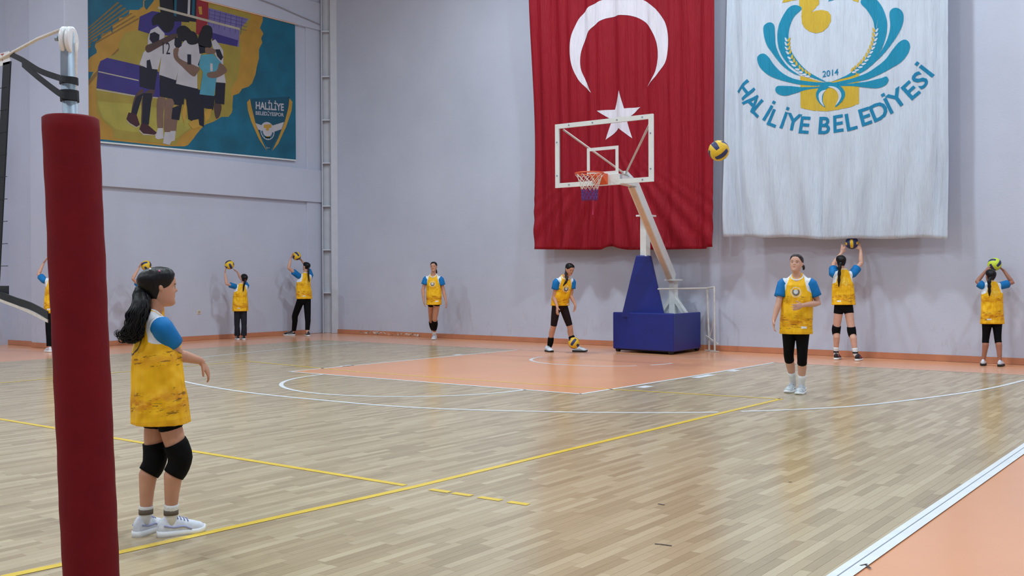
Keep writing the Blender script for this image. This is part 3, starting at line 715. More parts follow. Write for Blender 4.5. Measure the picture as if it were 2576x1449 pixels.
def netpart(z0, z1, r0, r1, n, turns, rad, name, m, col=0):
    nb = MB()
    for s_ in (1, -1):
        for k in range(n):
            a0 = 2*math.pi*k/n; P = []
            for i in range(9):
                t_ = i/8; a = a0+s_*turns*t_*2*math.pi; r = r0+(r1-r0)*t_**.7; P.append(RC+np.array([r*math.cos(a), r*math.sin(a), -z0-(z1-z0)*t_]))
            nb.tube(P, rad, 5)
    nb.build(name, m, bs, True)
netpart(.02, .26, .222, .13, 12, .17, .0045, 'net', M_ROPE); netpart(.26, .43, .13, .12, 14, .12, .006, 'net_tail', mat('purple_net', (88, 50, 120), .8))
MB().tube([RC+[0, -.06, -.43], RC+[.005, -.062, -.55], RC+[0, -.058, -.66]], [.004, .003, .008], 5).build('loose_thread', mat('pink_thread', (190, 60, 120), .8), bs)
# base box and pyramid pad: footprint from the floor
FLc = np.array([14.62, .88, 0]); FRc = np.array([14.46, -.44, 0]); u_ = np.array([1., .045, 0]); u_ /= np.linalg.norm(u_)
ln = 1.22
def rect(z, grow=0): return [p+np.array([0, 0, z]) for p in (FLc, FRc, FRc+u_*ln, FLc+u_*ln)]
dv = (FRc-FLc)/np.linalg.norm(FRc-FLc)
def pad(a, b, z0, z1, th, name):
    n = np.cross(b-a, [0, 0, 1.]); n /= np.linalg.norm(n)
    o = MB().prism([a+[0, 0, z0], b+[0, 0, z0], b+[0, 0, z1], a+[0, 0, z1]], n*th).build(name, M_BLUEPAD, bs); bevel(o, .02, 2); return o
zt = .73
pad(FRc, FLc, .055, zt, .06, 'front_pad'); pad(FRc+u_*ln, FRc+u_*.02, .05, zt-.01, .06, 'side_pad'); pad(FLc+u_*.02, FLc+u_*ln, .05, zt-.01, .06, 'side_pad')
ch = MB(); ins = [FLc+dv*.08+u_*.08, FRc-dv*.08+u_*.08, FRc-dv*.08+u_*(ln-.02), FLc+dv*.08+u_*(ln-.02)]
ch.prism([p+[0, 0, .03] for p in ins], (0, 0, .10)); ch.build('chassis', M_RUBBER, bs)
for p in ins:
    MB().tube([p+dv*.03+[0, 0, .045], p-dv*.03+[0, 0, .045]], .045, 14).build('wheel', M_RUBBER, bs)
MB().prism([p+[0, 0, .60] for p in ins], (0, 0, .03)).build('deck', mat('deck_grey', (150, 160, 165), .5), bs)
def dz(px, py, D): return at(px, py, D)
Dp = depth(FLc*.5+FRc*.5+u_*.25)
# pyramid pad traced front face then extruded back
pf = [dz(1561, 799, Dp), dz(1674, 800, Dp), dz(1635, 643, Dp), dz(1599, 642, Dp)]
MBp = MB(); bl = [p.copy() for p in pf]; c4 = [pf[0]+u_*.30+dv*.12, pf[1]+u_*.30-dv*.16, pf[2]+u_*.16-dv*.05, pf[3]+u_*.16]
MBp.add(pf+c4, [(0, 1, 2, 3), (7, 6, 5, 4), (0, 4, 5, 1), (1, 5, 6, 2), (2, 6, 7, 3), (3, 7, 4, 0)]); bevel(MBp.build('post_pad', M_BLUEPAD, bs), .02, 2)
pc = (pf[2]+pf[3])/2+u_*.10
zc = at(1620, 545, depth(pc))[2]
MB().bar((pc[0], pc[1], pf[2][2]-.01), (pc[0], pc[1], zc), .13, .13, up=dv).build('front_post', M_STEELW, bs)
cp = np.array([pc[0], pc[1], zc])
MB().prism([cp-dv*.13-u_*.14, cp+dv*.13-u_*.14, cp+dv*.13+u_*.22, cp-dv*.13+u_*.22], (0, 0, .03)).build('post_plate', M_STEELW, bs)
# sloping main arm: from rear pivot up to the head behind the board
Dr = depth(FLc*.45+FRc*.55+u_*.95)
A0 = at(1690, 700, Dr); 
A1 = onx(1592, 462, 13.55)
ax_ = (A1-A0)/np.linalg.norm(A1-A0); sd = np.cross(ax_, [0, 0, 1.]); sd /= np.linalg.norm(sd); nu = np.cross(sd, ax_)
for s_ in (-1, 1):
    MB().bar(A0+sd*.05*s_, A1+sd*.05*s_, .03, .19, up=nu).build('main_arm', M_STEELW, bs)
MB().bar(A0-nu*.09, A1-nu*.09, .085, .015, up=nu).build('arm_cover', mat('arm_cover', (214, 190, 166), .5), bs)
HD = np.array([BX+.06, YM-.13, 2.97])
MB().bar(A1+nu*.02, HD, .15, .13).build('head_beam', M_STEELW, bs)
for yy, zz_ in ((YLb-.13, ZTb-.09), (YRb+.05, ZTb-.10)):
    MB().tube([A1+np.array([-.25, 0, .14]), (BX+.03, yy, zz_)], .018, 10).build('brace', mat('brace_paint', (214, 200, 190), .4), bs, True)
MB().bar(A1+np.array([-.02, 0, .05]), A1+np.array([-.28, 0, .17]), .10, .05).build('brace_plate', M_STEELW, bs)
# rear support with legs
rp = at(1694, 706, Dr)
MB().prism([rp-dv*.13-u_*.15, rp+dv*.13-u_*.15, rp+dv*.13+u_*.15, rp-dv*.13+u_*.15], (0, 0, .03)).build('pivot_plate', M_STEELW, bs)
rb = np.array([rp[0], rp[1], .63])
MB().bar(rb, rp, .12, .12, up=dv).build('rear_post', M_STEELW, bs)
zk = at(1690, 742, Dr)[2]
for s_ in (-1, 1):
    MB().bar((rp[0], rp[1], zk-.02), rb+dv*.31*s_, .10, .07, up=dv).build('rear_leg', M_STEELW, bs)
g_ = MB().prism([np.array([rp[0], rp[1], zk+.03])-dv*.06, np.array([rp[0], rp[1], zk+.03])+dv*.06, np.array([rp[0], rp[1], zk-.2])+dv*.18, np.array([rp[0], rp[1], zk-.2])-dv*.18], u_*.02).build('gusset', M_STEELW, bs)
# white tubular frame standing beside the base
Dg = depth(flr(1797, 886))
gf = empty('goal_frame', flr(1790, 884)); tag(gf, 'small white tubular frame with T feet beside the blue padded base', 'frame')
M_GF = mat('worn_white_tube', (205, 202, 196), .5, var=.12, scale=12)
pA0, pA1 = flr(1784, 883), at(1779, 725, depth(flr(1784, 883))); pB0, pB1 = flr(1798, 885.5), at(1797, 722, depth(flr(1798, 885.5)))
for a_, b_ in ((pA0, pA1), (pB0, pB1)): MB().tube([a_+[0, 0, .02], b_], .017, 8).build('upright', M_GF, gf)
far_ = at(1655, 727, Dg-.1)
MB().tube([pB1, pA1], .017, 8).build('top_rail', M_GF, gf); MB().tube([pA1, far_], .014, 8).build('top_rail', M_GF, gf)
for p in (pA0, pB0): MB().bar(p+dv*-.09+[0, 0, .012], p+dv*.09+[0, 0, .012], .03, .02).build('foot', M_GF, gf)
MB().bar(pA0+[0, 0, .28]-dv*.08, pB0+[0, 0, .14]+dv*.07, .025, .03).build('cross_bar', M_GF, gf); MB().tube([pA0+[0, 0, .2], pB0+[0, 0, .65]], .01, 6).build('diagonal_brace', M_GF, gf)

# ---------------------------------------------------------------- volleyball post, net, straps
DP = 3.9
vp = empty('net_post', at(236, 1600, DP)); vp.location.z = 0; tag(vp, 'steel volleyball net post wrapped in a dark red pad, white pulley on top', 'net post')
ptop, pbot = at(168, 90, DP), at(237, 1606, DP)
axp = (ptop-pbot)/np.linalg.norm(ptop-pbot)
def pa(z): return pbot+axp*((z-pbot[2])/axp[2])
k_ = DP/FPX
def polepx(py): return pa(at(200, py, DP)[2])
rpole = 18.5*k_
MB().tube([polepx(1500), polepx(82)], rpole, 24).build('pole', M_GALV, vp, True)
rpad = 67*k_
rg = []; zs = np.linspace(at(0, 300, DP)[2], .02, 46); random.seed(2)
lst = [(polepx(294)+0, rpad*.90), (polepx(297), rpad*.965)]
for i, z in enumerate(zs): lst.append((pa(z), rpad*(1+.008*math.sin(i*1.7)+.006*math.sin(i*.6))))
R_ = []
for j, (c, r) in enumerate(lst):
    R_.append([c+np.array([math.cos(a), math.sin(a), 0])*(r*(1+.010*noise.noise(Vector((math.cos(a)*1.5, math.sin(a)*1.5, c[2]*5))))) for a in np.linspace(0, 2*math.pi, 49)[:-1]])
MB().rings(R_).build('pad', M_REDPAD, vp, True)
# pulley: two cheeks and a wheel, axle
pc_ = at(173, 103, DP); away = np.array([_f[0], _f[1], 0.]); away /= np.linalg.norm(away)
ndir = np.array([0, 1., 0]); rgt = np.array([_r[0], _r[1], 0.])
_la = ray(173, 103)*[1, 1, 0]; _la = _la/np.linalg.norm(_la); _lr = np.cross(_la, [0, 0, 1.]); pn = _lr*.92-_la*.39   # wheel axis (seen nearly edge-on)
pn /= np.linalg.norm(pn); pu = np.cross([0, 0, 1.], pn)
def disc(c, r, rz, th, name, m, n=36):
    ring = [c+pu*r*math.cos(a)+np.array([0, 0, rz*math.sin(a)]) for a in np.linspace(0, 2*math.pi, n+1)[:-1]]
    R = [[c-pn*th/2+(p-c)*.86 for p in ring], [p-pn*th*.36 for p in ring], [p+pn*th*.36 for p in ring], [c+pn*th/2+(p-c)*.86 for p in ring]]
    return MB().rings(R).build(name, m, vp, True)
disc(pc_+pn*.011, .053, .054, .016, 'pulley_cheek', M_PLASTIC); disc(pc_-pn*.011, .053, .054, .016, 'pulley_cheek', M_PLASTIC); disc(pc_, .046, .047, .016, 'pulley_wheel', mat('pulley_grey', (190, 192, 194), .4))
MB().tube([at(142, 98, DP-.03), at(160, 97, DP-.03)], [.006, .008], 8).build('axle_bolt', M_GALV, vp, True)
MB().tube([at(139, 97, DP-.03), at(146, 97, DP-.03)], .010, 6).build('axle_nut', M_GALV, vp)
sp_ = polepx(100)
MB().prism([p for p in [at(152, 200, DP-rpole/k_*k_), at(170, 200, DP-rpole), at(170, 82, DP-rpole), at(152, 84, DP-rpole)]], away*.008).build('slot_plate', M_GALV, vp)
# net (plane through the post, running towards the far sideline)
XN = ptop[0]+.05
nt = empty('volleyball_net', onx(10, 740, XN)); tag(nt, 'black volleyball net with white top tape at the left picture edge', 'net')
n0 = onx(24, 134, XN); n1 = onx(22, 158, XN); nb0 = onx(8, 740, XN)
yE = n0[1]
def npt(dy, z): return np.array([XN, yE+dy, z])
zt0, zt1, zbm = onx(24, 128, XN)[2], onx(24, 160, XN)[2], onx(4, 725, XN)[2]
LN = 1.5
def strip(P, Q, h, name, m, par, th=.004):
    o = MB().prism([P, Q, np.asarray(Q)+[0, 0, h], np.asarray(P)+[0, 0, h]], (th, 0, 0)).build(name, m, par); return o
strip(npt(0, zt1), npt(LN, zt1), zt0-zt1, 'top_tape', M_PLASTIC, nt)
# printed mark at the end of the tape
V, F = text_mesh('T', 1.0, .0); mk = Print(); s0 = .045
mk.add(np.array([[yE+.058-v[0]*s0, zt1+.018+v[1]*s0] for v in V]), F, 0, 1); mk.build('tape_mark', [mat('mark_red', (190, 70, 60), .5)], lambda a, b, l: (XN-l, a, b), nt)
sb0 = onx(18, 160, XN); sb1 = onx(-4, 740, XN)
MB().prism([npt(-.005, zt1+.01), npt(.055, zt1+.01), np.array([XN, sb1[1]+.06, zbm]), np.array([XN, sb1[1], zbm])], (.006, 0, 0)).build('side_band', M_BLACKW, nt)
strip(npt(.03, zbm-.05), npt(LN, zbm-.05), .06, 'bottom_tape', M_BLACKW, nt)
cd_ = MB()
for i in range(1, 14): cd_.tube([npt(.05+i*.1, zt1), npt(.05+i*.1, zbm)], .0016, 5)
for j in range(1, 10): cd_.tube([npt(.03, zt1-(zt1-zbm)*j/10), npt(LN, zt1-(zt1-zbm)*j/10)], .0016, 5)
tag(cd_.build('net_cords', M_BLACKW, nt), kind='stuff')
def strap(pts, wd, name, m, th=.004):
    P = spline(pts, 6); L = []
    for i, p in enumerate(P):
        L.append([p+[0, 0, wd/2]-away*th, p-[0, 0, wd/2]-away*th, p-[0, 0, wd/2]+away*th, p+[0, 0, wd/2]+away*th])
    return MB().rings(L).build(name, m, nt)
tc = at(190, 88, DP)
pull = onx(4, 147, XN)
MB().tube([at(160, 72, DP), at(95, 98, (DP+depth(pull))/2), pull, onx(-60, 172, XN)], .0065, 8).build('tension_cord', M_ROPE, nt, True)
MB().tube([at(191, 108, DP), at(191, 140, DP), at(189.5, 215, DP), at(191, 300, DP)], .0058, 8).build('tail_cord', M_ROPE, vp, True)
dn = depth(n0)
def mixd(t): return dn+(DP-.04-dn)*t
strap([at(26, 136, dn), at(60, 153, mixd(.3)), at(100, 178, mixd(.6)), at(140, 193, mixd(.85)), at(158, 198, DP-rpole-.004), at(176, 202, DP-rpole-.01), at(195, 206, DP-.01)], 16*k_, 'net_strap', M_BLACKW)
strap([at(56, 160, mixd(.25)), at(85, 185, mixd(.5)), at(120, 213, mixd(.75)), at(152, 236, DP-rpole), at(172, 241, DP-rpole-.012), at(195, 244, DP-.01)], 18*k_, 'net_strap', M_BLACKW)
def wrap(py, h, name):
    c = polepx(py); R = []
    for zz_ in (-h/2, h/2):
        R.append([c+axp*zz_+np.array([math.cos(a), math.sin(a), 0])*(rpole+.006) for a in np.linspace(0, 2*math.pi, 25)[:-1]])
    MB().rings(R).build(name, M_BLACKW, nt)
wrap(204, 17*k_, 'strap_wrap'); wrap(242, 28*k_, 'strap_wrap')
db = depth(onx(0, 742, XN))
strap([at(-40, 722, db+.2), at(-2, 741, db), at(40, 757, db+(DP-db)*.3), at(80, 771, db+(DP-db)*.6), at(121, 793, DP)], 20*k_, 'lower_strap', M_BLACKW)
strap([at(-40, 734, db+.2), at(-2, 754, db), at(40, 770, db+(DP-db)*.3), at(80, 787, db+(DP-db)*.6), at(121, 808, DP)], 8*k_, 'lower_strap', M_ROPE)

# ---------------------------------------------------------------- people
def skin_mat(name, c):
    m, t, b = newmat(name, .5, 0, .35)
    tc = t.new('ShaderNodeTexCoord').outputs['Object']; c = lin(c)
    col = t.ramp(t.noise(tc, 14, 4), [(.3, tuple(v*.93 for v in c)), (.7, tuple(min(1, v*1.06) for v in c))])
    a = t.new('ShaderNodeAttribute'); a.attribute_name = 'hc'; s = t.new('ShaderNodeSeparateXYZ'); t.link(a.outputs['Vector'], s.inputs[0])
    x, y, z = s.outputs; axx = t.m('ABSOLUTE', x)
    def ell(cx, cz, rx, rz, xs):
        d = t.m('ADD', t.m('POWER', t.m('DIVIDE', t.m('SUBTRACT', xs, cx), rx), 2), t.m('POWER', t.m('DIVIDE', t.m('SUBTRACT', z, cz), rz), 2))
        e = t.m('SUBTRACT', 1.6, d, clamp=True)
        return t.m('MULTIPLY', e, t.m('GREATER_THAN', y, .12))
    col = t.mix(t.m('MULTIPLY', ell(0, -.225, .075, .024, x), .75), col, lin((150, 62, 58)))
    col = t.mix(t.m('MULTIPLY', ell(.135, .085, .075, .016, axx), .85), col, lin((34, 24, 22)))
    col = t.mix(t.m('MULTIPLY', ell(.135, .005, .07, .035, axx), .35), col, lin((110, 70, 60)))
    t.link(col, b.inputs['Base Color']); b.inputs['Subsurface Weight'].default_value = 0.0
    return m
SKIN = [skin_mat('skin_warm', (196, 144, 118)), skin_mat('skin_light', (206, 158, 136)), skin_mat('skin_tan', (164, 112, 90))]
def hair_mat(name, c):
    m, t, b = newmat(name, .42, 0, .28)
    tc = t.new('ShaderNodeTexCoord').outputs['Object']; c = lin(c)
    n = t.noise(t.mapping(tc, (90, 90, 14)), 1.0, 3)
    t.link(t.ramp(n, [(.3, tuple(v*.5 for v in c)), (.75, tuple(v*1.8 for v in c))]), b.inputs['Base Color'])
    t.link(t.bump(n, .5, .004), b.inputs['Normal']); return m
HAIRB = hair_mat('black_hair', (11, 9, 11)); HAIRD = hair_mat('dark_brown_hair', (40, 30, 28))

def jersey_mat(ring):
    m, t, b = newmat('yellow_jersey', .55, 0, .3)
    a = t.new('ShaderNodeAttribute'); a.attribute_name = 'tc'; s = t.new('ShaderNodeSeparateXYZ'); t.link(a.outputs['Vector'], s.inputs[0])
    x, y, z = s.outputs                      # lateral, frontal (metres for a 1.65 m body), height below shoulders
    h = t.new('ShaderNodeAttribute'); h.attribute_name = 'th'; h = h.outputs['Fac']   # 0 hem .. 1 shoulders
    axx = t.m('ABSOLUTE', x)
    yel = lin((244, 186, 20)); org = lin((212, 134, 20)); brn = lin((96, 66, 20))
    cv = t.mapping(a.outputs['Vector'], (5, 5, 16)); n1 = t.noise(cv, 1.6, 5, .65); n2 = t.noise(t.mapping(a.outputs['Vector'], (7, 7, 42)), 1.7, 4, .6)
    def band(c, wd): return t.m('SUBTRACT', 1.0, t.m('DIVIDE', t.m('ABSOLUTE', t.m('SUBTRACT', h, c)), wd), clamp=True)
    bnd = t.m('MAXIMUM', band(.22, .15), t.m('MULTIPLY', band(.63, .10), .55))
    col = t.mix(t.m('MULTIPLY', bnd, t.m('MULTIPLY', t.m('SUBTRACT', n1, .40, clamp=True), 7.0, clamp=True)), yel, org)
    dk = t.m('MULTIPLY', t.m('GREATER_THAN', n2, .60), t.m('GREATER_THAN', bnd, .12))
    col = t.mix(t.m('MULTIPLY', dk, .75), col, brn)
    # breast emblem and back print
    def disc(cx, cz, r):
        d = t.m('SQRT', t.m('ADD', t.m('POWER', t.m('SUBTRACT', x, cx), 2), t.m('POWER', t.m('SUBTRACT', z, cz), 2))); return t.m('DIVIDE', d, r)
    fr = t.m('GREATER_THAN', y, 0.0); bk = t.m('LESS_THAN', y, 0.0)
    d = disc(0.0, -.135, .05)
    wh = lin((226, 228, 232)); tl = lin((34, 78, 108))
    col = t.mix(t.m('MULTIPLY', fr, t.m('MULTIPLY', t.m('LESS_THAN', t.m('ABSOLUTE', t.m('SUBTRACT', d, 1.12)), .12), .45)), col, wh)
    col = t.mix(t.m('MULTIPLY', fr, t.m('MULTIPLY', t.m('MULTIPLY', t.m('LESS_THAN', d, .86), .85), t.m('LESS_THAN', z, -.108))), col, tl)
    col = t.mix(t.m('MULTIPLY', fr, t.m('LESS_THAN', disc(0.0, -.130, .026), 1.0)), col, lin((205, 205, 200)))
    db = disc(0.0, -.115, .085)
    ringm = t.m('MULTIPLY', t.m('LESS_THAN', db, 1.0), t.m('GREATER_THAN', db, .86))
    col = t.mix(t.m('MULTIPLY', bk, t.m('MULTIPLY', ringm, .85*ring)), col, lin((24, 46, 62)))
    lt = t.m('MULTIPLY', t.m('LESS_THAN', db, .86), t.m('GREATER_THAN', t.noise(t.mapping(a.outputs['Vector'], (22, 22, 30)), 1.5, 3), .52))
    col = t.mix(t.m('MULTIPLY', bk, t.m('MULTIPLY', lt, .7)), col, lin((244, 206, 90)))
    # woven label at the hem
    lab = t.m('MULTIPLY', t.m('LESS_THAN', t.m('ABSOLUTE', t.m('SUBTRACT', x, -.09)), .03), t.m('LESS_THAN', t.m('ABSOLUTE', t.m('SUBTRACT', h, .13)), .02))
    col = t.mix(lab, col, wh)
    # white shoulder panels
    thr = t.m('ADD', .080, t.m('MULTIPLY', t.m('MAXIMUM', t.m('SUBTRACT', .05, z), 0.0), .26))
    ds = t.m('SQRT', t.m('ADD', t.m('POWER', t.m('SUBTRACT', axx, .175), 2), t.m('ADD', t.m('MULTIPLY', t.m('POWER', y, 2), .6), t.m('POWER', t.m('ADD', z, .01), 2))))
    wp = t.m('MULTIPLY', t.m('GREATER_THAN', axx, thr), t.m('LESS_THAN', ds, .132))
    col = t.mix(wp, col, lin((228, 232, 238)))
    hemc = t.m('LESS_THAN', h, .045)
    col = t.mix(t.m('MULTIPLY', hemc, .3), col, org)
    t.link(col, b.inputs['Base Color'])
    f = t.noise(t.mapping(a.outputs['Vector'], (6, 6, 4.5)), 1.5, 1.2, .5)
    t.link(t.bump(f, 1.0, .06), b.inputs['Normal'])
    return m
M_JERSEY = jersey_mat(0); M_JERSEYR = jersey_mat(1)
M_SLEEVE = mat('blue_sleeve', (14, 112, 178), .6, spec=.25, var=.10, scale=18, bump=.45, bscale=26)
M_COLLAR = mat('white_collar', (226, 228, 232), .7)
M_EYEW = mat('eye_white', (214, 208, 204), .3); M_IRIS = mat('eye_dark', (26, 18, 16), .2)
M_SHOEW = mat('white_shoe', (214, 219, 228), .5, var=.12, scale=30); M_SHOEG = mat('grey_shoe', (182, 188, 190), .5, var=.25, scale=34); M_SHOEK = mat('black_shoe', (26, 26, 30), .55, var=.3, scale=30)
M_SOLE = mat('white_sole', (232, 234, 236), .5); M_LAV = mat('lavender_trim', (150, 152, 190), .5); M_REDT = mat('red_trim', (170, 32, 54), .5)
M_TIE = mat('hair_tie', (200, 48, 56), .6)

AWAY = np.array([_f[0], _f[1], 0.]); AWAY /= np.linalg.norm(AWAY); RGT = np.array([_r[0], _r[1], 0.]); RGT /= np.linalg.norm(RGT); UP = np.array([0, 0, 1.])
HZ = [-.50, -.47, -.42, -.36, -.28, -.20, -.10, .0, .10, .22, .34, .42, .47, .50]
HW = [.05, .12, .175, .215, .255, .28, .30, .31, .318, .318, .28, .215, .14, .02]
HF = [.24, .31, .345, .35, .345, .35, .36, .36, .385, .385, .335, .25, .16, .0]
HB = [.02, .06, .10, .15, .22, .30, .37, .41, .435, .435, .385, .30, .20, .05]
def interp(z, T): return float(np.interp(z, HZ, T))
def headpt(phi, z):
    s, c = math.sin(phi), math.cos(phi)
    x = interp(z, HW)*math.copysign(abs(s)**.9, s); y = (interp(z, HF) if c > 0 else interp(z, HB))*math.copysign(abs(c)**.9, c)
    if c > 0:
        g = lambda cx, sx, cz, sz: math.exp(-((abs(x)-cx)/sx)**2-((z-cz)/sz)**2)
        nz = 0
        if -.16 < z < .10: nz = .088*math.exp(-((z+.095)/.085)**2 if z > -.095 else -((z+.095)/.032)**2)*math.exp(-(x/(.045+.035*max(0, -z*5)))**2)
        y += nz-.030*g(.135, .07, .0, .05)+.014*g(0, .10, .085, .04)+.016*g(0, .07, -.225, .035)+.02*g(0, .07, -.41, .05)+.010*g(.2, .08, -.12, .08)-.012*g(0, .09, -.30, .03)
    return x, y
def head_mesh(fr, mb):
    n, R = 40, []
    for z in np.concatenate([np.linspace(-.5, .44, 40), [.46, .48, .495]]):
        R.append([fr(*headpt(2*math.pi*j/n, z), z) for j in range(n)])
    mb.rings(R)
    for s in (-1, 1):
        P = []; 
        for i in range(7):
            a = i/6; zc = .075-.175*a; P.append((zc, .028+.052*math.sin(math.pi*min(1, a*1.15+.1))**.7))
        R = []
        for zc, wd in P:
            cx = s*.318; cy = -.045+(-zc)*.12
            R.append([fr(cx+s*(.022+.02*math.cos(b))*1.0*(1 if math.cos(b) > 0 else .7), cy+wd*.62*math.sin(b)-.01, zc) for b in np.linspace(0, 2*math.pi, 13)[:-1]])
        mb.rings(R)
PHT = [0, 28, 48, 66, 80, 96, 112, 130, 155, 180]
def hair_cap(fr, mb, front=.31, thk=.06, back=.0, nape=-.34, side=.08):
    ZT_ = [front, front-.02, front-.13, side+.05, side, side-.03, (side+nape)*.5, nape*.75, nape*.96, nape]
    n, R = 56, []
    K = 22
    for k in range(K+1):
        row = []
        for j in range(n):
            ph = 2*math.pi*j/n; d = math.degrees(ph); d = 360-d if d > 180 else d
            zm = float(np.interp(d, PHT, ZT_)); t_ = k/K
            z = .498-(.498-zm)*(1-math.cos(t_*math.pi/2)) if zm < .4 else .498
            x, y = headpt(ph, z) if math.cos(ph) < .0 else (headpt(ph, z) if z > .12 else headpt(ph, z))
            e = thk*(1 if t_ < .45 else 1-1.12*((t_-.45)/.55)**1.6); bb = back*max(0, -math.cos(ph))*(1 if t_ < .9 else .5)
            k_ = 1+e/.33+bb; row.append(fr(x*(1+e/.33+bb*.3), y*k_, .10+(z-.10)*(1+e/.45*.9)))
        R.append(row)
    mb.rings(R, cap=True)

def remesh(mb, voxel, smooth_it=3):
    me = mb.mesh('tmp'); o = bpy.data.objects.new('tmp', me); COL.objects.link(o)
    m = o.modifiers.new('r', 'REMESH'); m.mode = 'VOXEL'; m.voxel_size = voxel
    if smooth_it: m2 = o.modifiers.new('s', 'SMOOTH'); m2.factor = .5; m2.iterations = smooth_it
    dg = bpy.context.evaluated_depsgraph_get(); dg.update()
    r = bpy.data.meshes.new_from_object(o.evaluated_get(dg)); bpy.data.objects.remove(o); bpy.data.meshes.remove(me)
    r.polygons.foreach_set('use_smooth', [True]*len(r.polygons)); r.materials.clear()
    return r
def coords(me):
    a = np.empty(len(me.vertices)*3); me.vertices.foreach_get('co', a); return a.reshape(-1, 3)
def unit(v): v = np.asarray(v, float); return v/np.linalg.norm(v)
def rot(v, ax, a):
    ax = unit(ax); return v*math.cos(a)+np.cross(ax, v)*math.sin(a)+ax*(ax@v)*(1-math.cos(a))

def hand(mb, W, dirv, pn, k, thumb, curl=.35, spread=.10):
    """W wrist, dirv pointing to the fingers, pn palm normal, thumb = side vector of the thumb"""
    d = unit(dirv); s = unit(np.asarray(thumb)-d*(np.asarray(thumb)@d)); p = unit(np.cross(d, s)); p = p if p@np.asarray(pn) > 0 else -p
    L = .088*k
    R = []
    for t_, wa, wb in ((-.15, .022, .018), (.1, .027, .017), (.45, .036, .015), (.8, .039, .014), (1.0, .036, .011)):
        c = W+d*L*t_; R.append([c+s*wa*k*math.cos(b)+p*wb*k*math.sin(b) for b in np.linspace(0, 2*math.pi, 13)[:-1]])
    mb.rings(R)
    for off, ln in ((.029, .070), (.010, .079), (-.010, .073), (-.028, .058)):
        q = W+d*L*.93+s*off*k; dv_ = rot(d, p, 0)+s*spread*off/.03; dv_ = unit(dv_); P = [q-d*.01*k]
        for i, fr_ in enumerate((.45, .32, .23)):
            dv_ = unit(rot(dv_, np.cross(d, p), curl*(.6+.4*i))); q = q+dv_*ln*k*fr_; P.append(q)
        mb.tube(P, [.0088*k, .0084*k, .0078*k, .0062*k], 8)
    q = W+d*L*.28+s*.026*k; dv_ = unit(d*.75+s*.75+p*.25); P = [q-s*.012*k]
    for i, fr_ in enumerate((.42, .34, .26)):
        P.append(q); q = q+dv_*.068*k*fr_; dv_ = unit(dv_*.9+d*.22+p*.12)
    P.append(q); mb.tube(P, [.012*k, .0105*k, .0095*k, .0088*k, .0068*k], 8)

def shoe(root, heel, dirv, ln, mu, ms, acc, lift=0.0):
    d = unit(np.array([dirv[0], dirv[1], 0.])); s = np.cross(d, UP); k = ln/.255; heel = np.array([heel[0], heel[1], lift])
    TT = [0, .06, .16, .30, .42, .55, .68, .80, .91, .97, 1.0]
    WD = [.012, .026, .034, .036, .037, .042, .047, .046, .036, .022, .006]
    HH = [.078, .096, .108, .110, .100, .086, .074, .064, .054, .043, .032]
    u = MB(); R = []
    for t_, wd, h in zip(TT, WD, HH):
        c = heel+d*t_*ln; R.append([c+s*wd*k*math.cos(a)+UP*(.016+(h-.016)*k*math.sin(a)**.75) for a in np.linspace(0, math.pi, 11)]+[c-s*wd*k*.5+UP*.014, c+s*wd*k*.5+UP*.014])
    u.rings(R); sh = u.build('shoe', mu, root, True)
    so_ = MB(); R = []
    for t_, wd in zip(TT, WD):
        c = heel+d*(t_*1.03-.015)*ln; wd = (wd+.004)*k; up = .012*max(0, (t_-.8)/.2)**2; tz = .032-.006*t_
        R.append([c+s*wd+UP*up, c+s*wd*1.03+UP*(tz*.5+up), c+s*wd*.97+UP*(tz+up), c-s*wd*.97+UP*(tz+up), c-s*wd*1.03+UP*(tz*.5+up), c-s*wd+UP*up])
    so_.rings(R).build('sole', ms, sh, True)
    la = MB()
    for t_ in (.40, .47, .54, .61):
        wd = np.interp(t_, TT, WD)*k*.62; h = np.interp(t_, TT, HH)*k
        la.tube([heel+d*t_*ln-s*wd+UP*(h*.86+.003), heel+d*t_*ln+UP*(h+.006), heel+d*t_*ln+s*wd+UP*(h*.86+.003)], .0035*k, 5)
    la.build('laces', acc, sh, True)
    st = MB()
    for sg in (-1, 1):
        P = [heel+d*t_*ln+s*sg*(np.interp(t_, TT, WD)*k*.97+.0015)+UP*(.016+(np.interp(t_, TT, HH)*k-.016)*hh) for t_, hh in ((.1, .55), (.3, .35), (.5, .45), (.66, .25))]
        st.tube(spline(P, 4), .005*k, 6)
    st.build('side_stripe', acc, sh, True)

